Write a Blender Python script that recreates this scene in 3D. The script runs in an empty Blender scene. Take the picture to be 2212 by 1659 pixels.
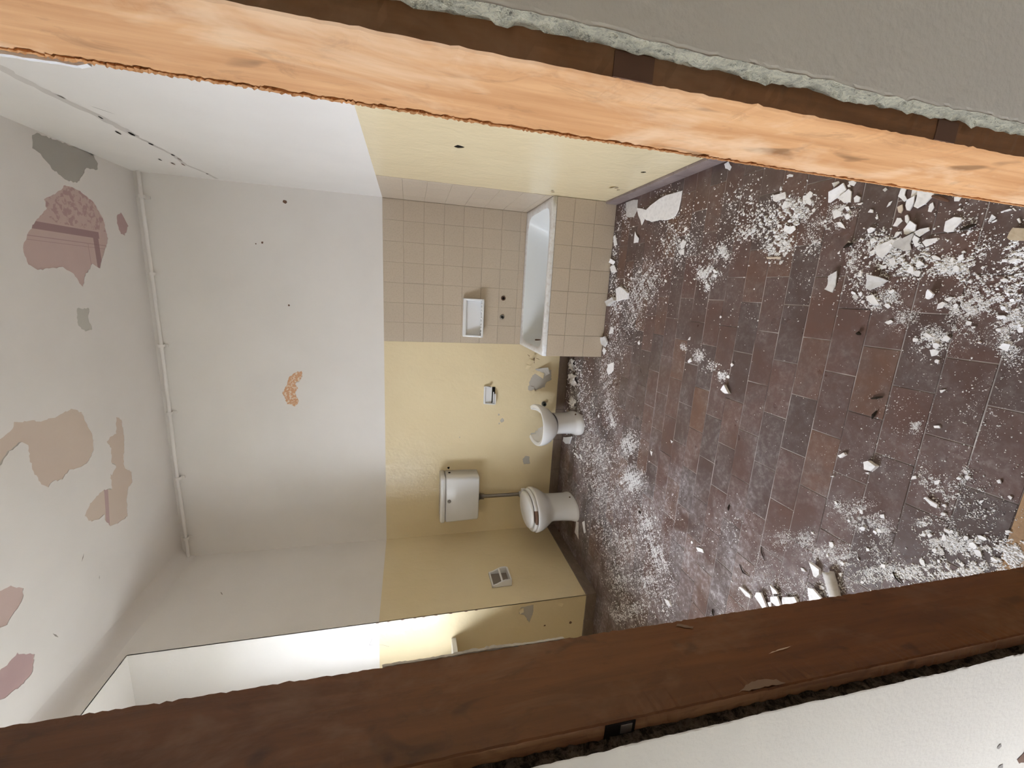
import bpy, math, random
import numpy as np
from mathutils import Vector, Matrix
from mathutils.geometry import tessellate_polygon

random.seed(7)
RNG = np.random.default_rng(11)
SC = bpy.context.scene
COL = SC.collection
R = math.radians

# ------------------------------------------------------------------ camera
PITCH, YAW, ROLL, FPX = R(13.9049), R(12.7565), R(0.0356), 893.7566
fwd = Vector((-math.sin(YAW)*math.cos(PITCH), math.cos(YAW)*math.cos(PITCH), -math.sin(PITCH)))
rgt = Vector((math.cos(YAW), math.sin(YAW), 0.0))
upv = rgt.cross(fwd)
r2 = rgt*math.cos(ROLL) + upv*math.sin(ROLL)
u2 = -rgt*math.sin(ROLL) + upv*math.cos(ROLL)
# the phone was held on its side: the room's "up" points to the left of the frame
cam_x, cam_y, cam_z = -u2, r2, -fwd
cd = bpy.data.cameras.new('camera'); cam = bpy.data.objects.new('camera', cd); COL.objects.link(cam)
cam.matrix_world = Matrix(((cam_x.x, cam_y.x, cam_z.x, 0.0), (cam_x.y, cam_y.y, cam_z.y, 0.0),
                           (cam_x.z, cam_y.z, cam_z.z, 1.5), (0, 0, 0, 1)))
cd.sensor_fit = 'HORIZONTAL'; cd.sensor_width = 36.0
cd.lens = 36.0*FPX/2212.0
cd.clip_start = 0.02; cd.clip_end = 200
SC.camera = cam

# ------------------------------------------------------------------ light
world = bpy.data.worlds.new('overcast_sky'); SC.world = world; world.use_nodes = True
bg = world.node_tree.nodes['Background']
bg.inputs['Color'].default_value = (0.85, 0.885, 1.0, 1)
# CIE standard overcast sky: zenith three times as bright as the horizon
wt = world.node_tree; wc = wt.nodes.new('ShaderNodeTexCoord'); ws = wt.nodes.new('ShaderNodeSeparateXYZ'); wt.links.new(wc.outputs['Generated'], ws.inputs[0])
wm = wt.nodes.new('ShaderNodeMath'); wm.operation = 'MAXIMUM'; wt.links.new(ws.outputs[2], wm.inputs[0]); wm.inputs[1].default_value = 0.0
SKY = 76.0
wa = wt.nodes.new('ShaderNodeMath'); wa.operation = 'MULTIPLY_ADD'; wt.links.new(wm.outputs[0], wa.inputs[0]); wa.inputs[1].default_value = SKY*2/3; wa.inputs[2].default_value = SKY/3
wt.links.new(wa.outputs[0], bg.inputs['Strength'])
SC.view_settings.view_transform = 'Standard'
SC.view_settings.look = 'None'
SC.view_settings.exposure = 0.0
SC.view_settings.gamma = 1.0
SC.view_settings.use_curve_mapping = False
SC.cycles.max_bounces = 12
SC.cycles.diffuse_bounces = 8
SC.cycles.transparent_max_bounces = 12

def portal(name, loc, rot, sx, sy):
    ld = bpy.data.lights.new(name, 'AREA'); ld.shape = 'RECTANGLE'; ld.size = sx; ld.size_y = sy
    ld.cycles.is_portal = True
    o = bpy.data.objects.new(name, ld); o.location = loc; o.rotation_euler = rot; COL.objects.link(o)
    return o

# ------------------------------------------------------------------ room dimensions (metres)
XR, XL, YB, HC, HP = 0.7002, -2.389, 3.7423, 3.4073, 1.7153
XT, YT, HT = -0.4645, 3.0354, 0.5007
YC, HTOP, YN0 = 2.695, 3.2512, 0.90           # window niche: far reveal, head, near reveal
YF, YN = 0.5375, 0.3949                       # door lining: room side, corridor side
XJR, XJL = 0.1939, -0.5561
XW = -2.98                                    # window plane
SILL = 1.186

# window portals (they only guide the sky light through the real openings)
portal('window_light_portal', (XW-0.02, 1.63, 1.95), (0, -R(90), 0), 1.5, 1.40)
portal('corridor_light_portal', (-1.87, -0.50, 0.85), (0, -R(90), 0), 1.4, 0.7)

# ------------------------------------------------------------------ helpers
def setp(o, label=None, cat=None, group=None, kind=None):
    if label: o['label'] = label
    if cat: o['category'] = cat
    if group: o['group'] = group
    if kind: o['kind'] = kind
    return o

class MB:
    def __init__(s): s.v = []; s.f = []
    def add(s, vs, fs):
        n = len(s.v); s.v += [tuple(p) for p in vs]; s.f += [tuple(i+n for i in f) for f in fs]; return s
    def box(s, x0, x1, y0, y1, z0, z1):
        return s.add([(x0,y0,z0),(x1,y0,z0),(x1,y1,z0),(x0,y1,z0),(x0,y0,z1),(x1,y0,z1),(x1,y1,z1),(x0,y1,z1)],
                     [(3,2,1,0),(4,5,6,7),(0,1,5,4),(1,2,6,5),(2,3,7,6),(3,0,4,7)])
    def grid(s, P, closed_u=False, closed_v=False):
        """P[i][j] points; quads between them"""
        nu, nv = len(P), len(P[0]); vs = [p for r in P for p in r]; fs = []
        for i in range(nu if closed_u else nu-1):
            for j in range(nv if closed_v else nv-1):
                a, b = i, (i+1) % nu; c, d = j, (j+1) % nv
                fs.append((a*nv+c, b*nv+c, b*nv+d, a*nv+d))
        return s.add(vs, fs)
    def fan(s, ring, c, flip=False):
        n = len(ring)
        fs = [(i, (i+1) % n, n) for i in range(n)]
        if flip: fs = [f[::-1] for f in fs]
        return s.add(list(ring)+[c], fs)
    def tube(s, pts, r, n=12, caps=True):
        pts = [Vector(p) for p in pts]; rings = []
        rr = r if isinstance(r, (list, tuple)) else [r]*len(pts)
        for i, p in enumerate(pts):
            t = (pts[min(i+1, len(pts)-1)]-pts[max(i-1, 0)]).normalized()
            a = t.orthogonal() if abs(t.z) > 0.9 else t.cross(Vector((0, 0, 1)))
            a.normalize(); b = t.cross(a)
            rings.append([p + (a*math.cos(k*2*math.pi/n)+b*math.sin(k*2*math.pi/n))*rr[i] for k in range(n)])
        s.grid(rings, closed_v=True)
        if caps:
            s.fan(rings[0], pts[0], True); s.fan(rings[-1], pts[-1])
        return s
    def mesh(s, name, m, smooth=False):
        me = bpy.data.meshes.new(name); me.from_pydata(s.v, [], s.f)
        if m: me.materials.append(m)
        if smooth:
            for p in me.polygons: p.use_smooth = True
        me.update(); return me
    def build(s, name, m, parent=None, smooth=False, bevel=0.0, seg=2, sub=0, fix=False, angle=None):
        o = bpy.data.objects.new(name, s.mesh(name, m, smooth)); COL.objects.link(o)
        if parent is not None: o.parent = parent
        if fix:
            import bmesh
            b = bmesh.new(); b.from_mesh(o.data); bmesh.ops.remove_doubles(b, verts=b.verts, dist=1e-5)
            bmesh.ops.recalc_face_normals(b, faces=b.faces); b.to_mesh(o.data); b.free()
            if smooth:
                for p in o.data.polygons: p.use_smooth = True
        if bevel:
            md = o.modifiers.new('bevel', 'BEVEL'); md.width = bevel; md.segments = seg; md.limit_method = 'ANGLE'; md.angle_limit = R(40)
        if sub:
            md = o.modifiers.new('sub', 'SUBSURF'); md.levels = sub; md.render_levels = sub
        return o

def empty(name, loc, rz=0):
    o = bpy.data.objects.new(name, None); o.location = loc; o.rotation_euler = (0, 0, rz); o.empty_display_size = 0.05
    COL.objects.link(o); return o

def struct(o): o['kind'] = 'structure'; return o

# ------------------------------------------------------------------ materials
def mat(name, col=(0.8,0.8,0.8), rough=0.6, spec=0.5, metal=0.0):
    m = bpy.data.materials.new(name); m.use_nodes = True
    b = m.node_tree.nodes['Principled BSDF']
    b.inputs['Base Color'].default_value = (*col, 1); b.inputs['Roughness'].default_value = rough
    b.inputs['Metallic'].default_value = metal; b.inputs['Specular IOR Level'].default_value = spec
    return m
class NT:
    def __init__(s, m): s.t = m.node_tree; s.n = s.t.nodes; s.b = s.n['Principled BSDF']
    def new(s, t, **k):
        n = s.n.new(t)
        for a, v in k.items(): setattr(n, a, v)
        return n
    def link(s, a, b): s.t.links.new(a, b)
    def pos(s): return s.new('ShaderNodeNewGeometry').outputs['Position']
    def objc(s): return s.new('ShaderNodeTexCoord').outputs['Object']
    def mapping(s, v, scale=(1,1,1), loc=(0,0,0), rot=(0,0,0)):
        n = s.new('ShaderNodeMapping'); s.link(v, n.inputs['Vector'])
        n.inputs['Scale'].default_value = scale; n.inputs['Location'].default_value = loc; n.inputs['Rotation'].default_value = rot
        return n.outputs[0]
    def noise(s, v, scale, detail=3, rough=0.55, dist=0.0):
        n = s.new('ShaderNodeTexNoise'); s.link(v, n.inputs['Vector'])
        n.inputs['Scale'].default_value = scale; n.inputs['Detail'].default_value = detail
        n.inputs['Roughness'].default_value = rough; n.inputs['Distortion'].default_value = dist
        return n.outputs['Fac']
    def ramp(s, fac, stops, interp='LINEAR'):
        n = s.new('ShaderNodeValToRGB'); s.link(fac, n.inputs['Fac']); e = n.color_ramp; e.interpolation = interp
        while len(e.elements) < len(stops): e.elements.new(0.5)
        for el, (p, c) in zip(e.elements, stops):
            el.position = p; el.color = (c, c, c, 1) if isinstance(c, (int, float)) else (*c, 1)
        return n.outputs['Color']
    def mix(s, fac, a, b, mode='MIX'):
        n = s.new('ShaderNodeMix', data_type='RGBA', blend_type=mode)
        for i, v in ((0, fac), (6, a), (7, b)):
            if hasattr(v, 'is_output'): s.link(v, n.inputs[i])
            else: n.inputs[i].default_value = v if isinstance(v, (int, float)) else (*v, 1)
        return n.outputs[2]
    def math(s, op, a, b=0.0):
        n = s.new('ShaderNodeMath', operation=op)
        for i, v in ((0, a), (1, b)):
            if hasattr(v, 'is_output'): s.link(v, n.inputs[i])
            else: n.inputs[i].default_value = v
        return n.outputs[0]
    def sep(s, v):
        n = s.new('ShaderNodeSeparateXYZ'); s.link(v, n.inputs[0]); return n.outputs
    def bump(s, h, strength=0.3, dist=0.01):
        n = s.new('ShaderNodeBump'); s.link(h, n.inputs['Height']); n.inputs['Strength'].default_value = strength
        n.inputs['Distance'].default_value = dist; s.link(n.outputs[0], s.b.inputs['Normal'])
    def color(s, c): s.link(c, s.b.inputs['Base Color'])
    def rough(s, c): s.link(c, s.b.inputs['Roughness'])

def plaster_paint(name, c1, c2, rough, bump=0.12, bscale=60, spec=0.3, lump=0.0):
    m = mat(name, c1, rough, spec); t = NT(m); p = t.pos()
    t.color(t.mix(t.ramp(t.noise(p, 2.3, 4), [(0.35, 0.0), (0.7, 1.0)]), c1, c2))
    h = t.noise(p, bscale, 3)
    if lump:
        h = t.math('ADD', t.math('MULTIPLY', h, 0.35), t.math('MULTIPLY', t.noise(t.mapping(p, (1, 1, 0.6)), 11, 2, 0.5, 0.6), lump))
    t.bump(h, bump, 0.004 if not lump else 0.012)
    return m

M = {}
M['white'] = plaster_paint('white_wall_paint', (0.785, 0.755, 0.72), (0.75, 0.72, 0.685), 0.75)
M['ceil'] = plaster_paint('white_ceiling_paint', (0.76, 0.725, 0.70), (0.725, 0.69, 0.665), 0.85)
M['yellow'] = plaster_paint('yellow_gloss_wall_paint', (0.76, 0.645, 0.42), (0.73, 0.61, 0.39), 0.22, 0.3, 45, 0.5, 0.8)
M['near'] = plaster_paint('off_white_corridor_paint', (0.74, 0.69, 0.60), (0.70, 0.65, 0.57), 0.8, 0.25, 120)
M['bare'] = plaster_paint('bare_grey_plaster', (0.50, 0.465, 0.41), (0.44, 0.41, 0.365), 0.9)
M['bare_grey'] = plaster_paint('grey_render_under_ceiling_paint', (0.42, 0.40, 0.365), (0.38, 0.36, 0.33), 0.9)
M['bare_light'] = plaster_paint('pale_render_under_paint', (0.55, 0.53, 0.49), (0.50, 0.48, 0.44), 0.9)
M['tan'] = plaster_paint('old_tan_distemper', (0.63, 0.525, 0.45), (0.60, 0.49, 0.42), 0.9)
M['mauve'] = plaster_paint('old_mauve_distemper', (0.50, 0.36, 0.35), (0.42, 0.29, 0.29), 0.9, 0.12, 60)
M['pinktan'] = plaster_paint('old_pink_distemper', (0.57, 0.44, 0.40), (0.50, 0.38, 0.35), 0.9)

def stencil():
    """old painted ceiling border: pink ground, mauve bands meeting at a corner, blotched outside"""
    m = mat('old_stencilled_ceiling_border', (0.5, 0.35, 0.33), 0.9); t = NT(m); p = t.pos(); s = t.sep(p)
    def band(v, a, b):
        return t.math('MULTIPLY', t.math('GREATER_THAN', v, a), t.math('LESS_THAN', v, b))
    base = t.mix(t.noise(p, 9, 3), (0.58, 0.44, 0.41), (0.53, 0.395, 0.37))
    blot = t.ramp(t.noise(p, 30, 2, 0.5, 0.5), [(0.5, 0.0), (0.58, 1.0)])
    outside = t.math('GREATER_THAN', s[0], 0.245)
    base = t.mix(t.math('MULTIPLY', t.math('MULTIPLY', blot, outside), 0.6), base, (0.36, 0.22, 0.22))
    b1 = band(s[0], 0.195, 0.235)
    b1 = t.math('MULTIPLY', b1, t.math('LESS_THAN', s[1], 3.30))
    b2 = t.math('MULTIPLY', band(s[1], 3.245, 3.29), t.math('LESS_THAN', s[0], 0.235))
    base = t.mix(t.math('MULTIPLY', t.math('MAXIMUM', b1, b2), 0.75), base, (0.27, 0.16, 0.17))
    l1 = t.math('MAXIMUM', band(s[0], 0.155, 0.160), t.math('MAXIMUM', band(s[0], 0.135, 0.138), t.math('MULTIPLY', band(s[1], 3.19, 3.195), t.math('LESS_THAN', s[0], 0.16))))
    base = t.mix(t.math('MULTIPLY', l1, 0.5), base, (0.3, 0.19, 0.19))
    t.color(base); return m
M['stencil'] = stencil()
def orangepeel():
    m = mat('orange_render_under_paint', (0.5, 0.24, 0.12), 0.9); t = NT(m); p = t.pos()
    t.color(t.mix(t.ramp(t.noise(p, 55, 3), [(0.50, 0.0), (0.60, 1.0)]), (0.60, 0.335, 0.19), (0.74, 0.63, 0.50))); return m
M['orange'] = orangepeel()

def wood(name, light, dark, rough, knots=0.5, scuff=None, spec=0.4, smudge=0.45):
    m = mat(name, light, rough, spec); t = NT(m); p = t.pos()
    g = t.noise(t.mapping(p, (1, 1, 0.07)), 60, 4, 0.6, 0.4)
    g2 = t.noise(t.mapping(p, (1, 1, 0.22)), 9, 3, 0.6, 0.8)
    f = t.math('ADD', t.math('MULTIPLY', g, 0.5), t.math('MULTIPLY', g2, 0.5))
    c = t.mix(t.ramp(f, [(0.40, 0.0), (0.60, 1.0)]), light, dark)
    sm = t.noise(t.mapping(p, (1, 1, 0.5), (7.3, 0.6, 1.9)), 26, 5, 0.7, 0.9)
    c = t.mix(t.math('MULTIPLY', t.ramp(sm, [(0.55, 0.0), (0.72, 1.0)]), smudge), c, tuple(v*0.5 for v in dark))
    kn = t.noise(t.mapping(p, (1, 1, 0.55), (3.1, 1.7, 0.4)), 21, 2, 0.5, 0.6)
    c = t.mix(t.math('MULTIPLY', t.ramp(kn, [(0.64, 0.0), (0.73, 1.0)]), knots), c, tuple(v*0.35 for v in dark))
    if scuff:
        sc = t.noise(t.mapping(p, (1, 1, 0.6), (1.1, 4.4, 2.7)), 7, 5, 0.68, 0.5)
        c = t.mix(t.math('MULTIPLY', t.ramp(sc, [(0.52, 0.0), (0.68, 1.0)]), 0.6), c, scuff)
    t.color(c); t.bump(g, 0.25, 0.003); return m
M['pine'] = wood('bare_pine', (0.64, 0.355, 0.165), (0.49, 0.235, 0.092), 0.6, 0.7, (0.76, 0.55, 0.36), 0.4, 0.5)
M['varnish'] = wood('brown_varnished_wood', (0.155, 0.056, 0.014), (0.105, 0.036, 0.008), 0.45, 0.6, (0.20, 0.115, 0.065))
M['torn'] = wood('torn_wood_fibres', (0.58, 0.30, 0.125), (0.40, 0.185, 0.07), 0.85, 0.3)
M['edgewood'] = wood('brown_lining_edge', (0.24, 0.105, 0.040), (0.15, 0.062, 0.022), 0.6, 0.6, (0.30, 0.17, 0.09))
M['crackfill'] = plaster_paint('filler_in_crack', (0.62, 0.585, 0.55), (0.56, 0.53, 0.495), 0.9)
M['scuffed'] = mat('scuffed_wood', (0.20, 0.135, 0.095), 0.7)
M['oldwood'] = wood('old_split_wood_edge', (0.40, 0.21, 0.10), (0.20, 0.09, 0.04), 0.75, 0.7)

def roughplaster(name, c1, c2):
    m = mat(name, c1, 0.95, 0.1); t = NT(m); p = t.pos()
    n = t.noise(p, 140, 5, 0.75); n2 = t.noise(p, 55, 5, 0.75, 0.8)
    c = t.mix(t.ramp(n2, [(0.42, 0.0), (0.60, 1.0)]), c1, c2)
    c = t.mix(t.math('MULTIPLY', t.ramp(n, [(0.55, 0.0), (0.65, 1.0)]), 0.7), c, tuple(v*0.25 for v in c2))
    t.color(c); t.bump(t.math('ADD', n, n2), 1.0, 0.012); return m
M['broken'] = roughplaster('broken_plaster_edge', (0.78, 0.73, 0.56), (0.52, 0.49, 0.38))
M['brokenshade'] = roughplaster('shaded_plaster_edge', (0.16, 0.13, 0.10), (0.03, 0.024, 0.018))  # darkened copy of the broken plaster: shade of the left edge put into the colour

def floor_tile():
    m = mat('terracotta_floor_tile', (0.2, 0.1, 0.08), 0.5); t = NT(m); p = t.pos()
    rnd = t.new('ShaderNodeObjectInfo').outputs['Random']
    c = t.ramp(rnd, [(0.0, (0.072, 0.047, 0.042)), (0.28, (0.084, 0.050, 0.043)), (0.5, (0.100, 0.055, 0.046)), (0.85, (0.110, 0.058, 0.047)), (1.0, (0.135, 0.069, 0.045))])
    c = t.mix(t.ramp(t.noise(p, 9, 4, 0.6, 0.4), [(0.40, 0.0), (0.72, 0.55)]), c, (0.085, 0.06, 0.055))
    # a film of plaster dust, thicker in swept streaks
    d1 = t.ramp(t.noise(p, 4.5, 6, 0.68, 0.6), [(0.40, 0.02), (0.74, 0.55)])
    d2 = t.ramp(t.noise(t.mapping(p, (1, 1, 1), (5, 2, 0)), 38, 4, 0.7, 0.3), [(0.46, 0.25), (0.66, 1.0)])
    sx = t.ramp(t.math('MULTIPLY', t.sep(p)[0], -0.5), [(0.1, 0.45), (0.35, 0.8), (0.62, 1.9)])   # dust film paled towards the window: window light put into the colour
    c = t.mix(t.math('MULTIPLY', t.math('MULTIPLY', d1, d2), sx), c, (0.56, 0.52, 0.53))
    t.color(c); t.rough(t.ramp(t.noise(p, 6, 3), [(0.3, 0.27), (0.7, 0.5)])); t.bump(t.noise(p, 28, 3), 0.12, 0.004)
    return m
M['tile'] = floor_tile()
def grout():
    m = mat('dusty_floor_joint', (0.25, 0.2, 0.19), 0.95); t = NT(m); p = t.pos()
    t.color(t.mix(t.ramp(t.noise(p, 5, 4), [(0.38, 0.0), (0.66, 1.0)]), (0.10, 0.075, 0.068), (0.52, 0.48, 0.45))); return m
M['grout'] = grout()
M['threshold'] = wood('tan_threshold_board', (0.36, 0.225, 0.12), (0.28, 0.165, 0.085), 0.7, 0.4)
def wall_tile():
    m = mat('beige_glazed_wall_tile', (0.5, 0.42, 0.33), 0.42, 0.45); t = NT(m); p = t.pos()
    rnd = t.new('ShaderNodeObjectInfo').outputs['Random']
    c = t.ramp(rnd, [(0.0, (0.515, 0.432, 0.335)), (0.5, (0.525, 0.44, 0.341)), (1.0, (0.535, 0.449, 0.348))])
    c = t.mix(t.ramp(t.noise(p, 85, 3), [(0.45, 0.0), (0.7, 0.5)]), c, (0.43, 0.35, 0.265))
    t.color(c); return m
M['wtile'] = wall_tile()
M['wgrout'] = plaster_paint('grimy_tile_joint', (0.50, 0.42, 0.325), (0.41, 0.34, 0.26), 0.9)
def skirting(name, c1, c2, c3):
    m = mat(name, c1, 0.5); t = NT(m); p = t.pos()
    c = t.mix(t.ramp(t.noise(t.mapping(p, (0.6, 0.6, 1.5)), 12, 4, 0.65, 0.6), [(0.35, 0.0), (0.65, 1.0)]), c1, c2)
    c = t.mix(t.ramp(t.noise(p, 22, 5, 0.7), [(0.60, 0.0), (0.75, 0.7)]), c, c3)
    t.color(c); return m
M['skirt'] = skirting('brown_skirting', (0.215, 0.165, 0.13), (0.165, 0.12, 0.095), (0.36, 0.32, 0.28))
M['skirt_r'] = skirting('dusty_purple_skirting', (0.27, 0.215, 0.205), (0.19, 0.145, 0.14), (0.46, 0.41, 0.39))
M['ceramic'] = mat('white_vitreous_china', (0.74, 0.74, 0.74), 0.16, 0.6)
M['enamel'] = mat('white_bath_enamel', (0.72, 0.735, 0.73), 0.42, 0.5)
def dirty_enamel():
    m = mat('stained_bath_rim_enamel', (0.6, 0.58, 0.55), 0.4); t = NT(m); p = t.pos()
    t.color(t.mix(t.ramp(t.noise(p, 30, 5, 0.7), [(0.45, 0.0), (0.75, 1.0)]), (0.69, 0.68, 0.67), (0.52, 0.465, 0.42))); return m
M['rim'] = dirty_enamel()
M['plastic'] = mat('white_plastic', (0.74, 0.735, 0.72), 0.3, 0.5)
M['brownplastic'] = mat('brown_chipboard_core', (0.16, 0.085, 0.05), 0.6)
M['chrome'] = mat('dull_chrome', (0.27, 0.25, 0.23), 0.38, 0.5, 1.0)
M['dark'] = mat('dark_hole', (0.012, 0.010, 0.008), 0.9, 0.1)
M['darkbrown'] = mat('dark_debris', (0.03, 0.022, 0.016), 0.9, 0.1)
M['rust'] = mat('rusty_brown', (0.12, 0.055, 0.03), 0.8)
M['recess'] = mat('recess_shade', (0.22, 0.185, 0.155), 0.8)  # shade inside the paper holder, put into the back plate's colour
M['grime'] = mat('grey_grime', (0.30, 0.27, 0.24), 0.9)
def flake_mat(name, c1, c2):
    m = mat(name, c1, 0.9, 0.2); t = NT(m); p = t.pos()
    t.color(t.mix(t.ramp(t.noise(p, 60, 4), [(0.45, 0.0), (0.72, 1.0)]), c1, c2)); return m
M['flake'] = flake_mat('white_plaster_flake', (0.82, 0.80, 0.80), (0.70, 0.68, 0.68))
M['flakegrey'] = flake_mat('grey_plaster_flake', (0.58, 0.555, 0.535), (0.49, 0.465, 0.44))
M['flaketan'] = flake_mat('tan_plaster_flake', (0.62, 0.52, 0.42), (0.54, 0.45, 0.36))
M['cardboard'] = flake_mat('tan_wood_chip', (0.46, 0.37, 0.26), (0.40, 0.31, 0.21))
M['frame_paint'] = mat('white_window_paint', (0.75, 0.74, 0.70), 0.4)
def glass():
    m = bpy.data.materials.new('window_glass'); m.use_nodes = True; n = m.node_tree.nodes; n.clear()
    o = n.new('ShaderNodeOutputMaterial'); mx = n.new('ShaderNodeMixShader'); tr = n.new('ShaderNodeBsdfTransparent'); gl = n.new('ShaderNodeBsdfGlossy')
    gl.inputs['Roughness'].default_value = 0.02; tr.inputs['Color'].default_value = (0.93, 0.95, 0.95, 1); mx.inputs[0].default_value = 0.06
    l = m.node_tree.links; l.new(tr.outputs[0], mx.inputs[1]); l.new(gl.outputs[0], mx.inputs[2]); l.new(mx.outputs[0], o.inputs[0])
    return m
M['glass'] = glass()

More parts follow.
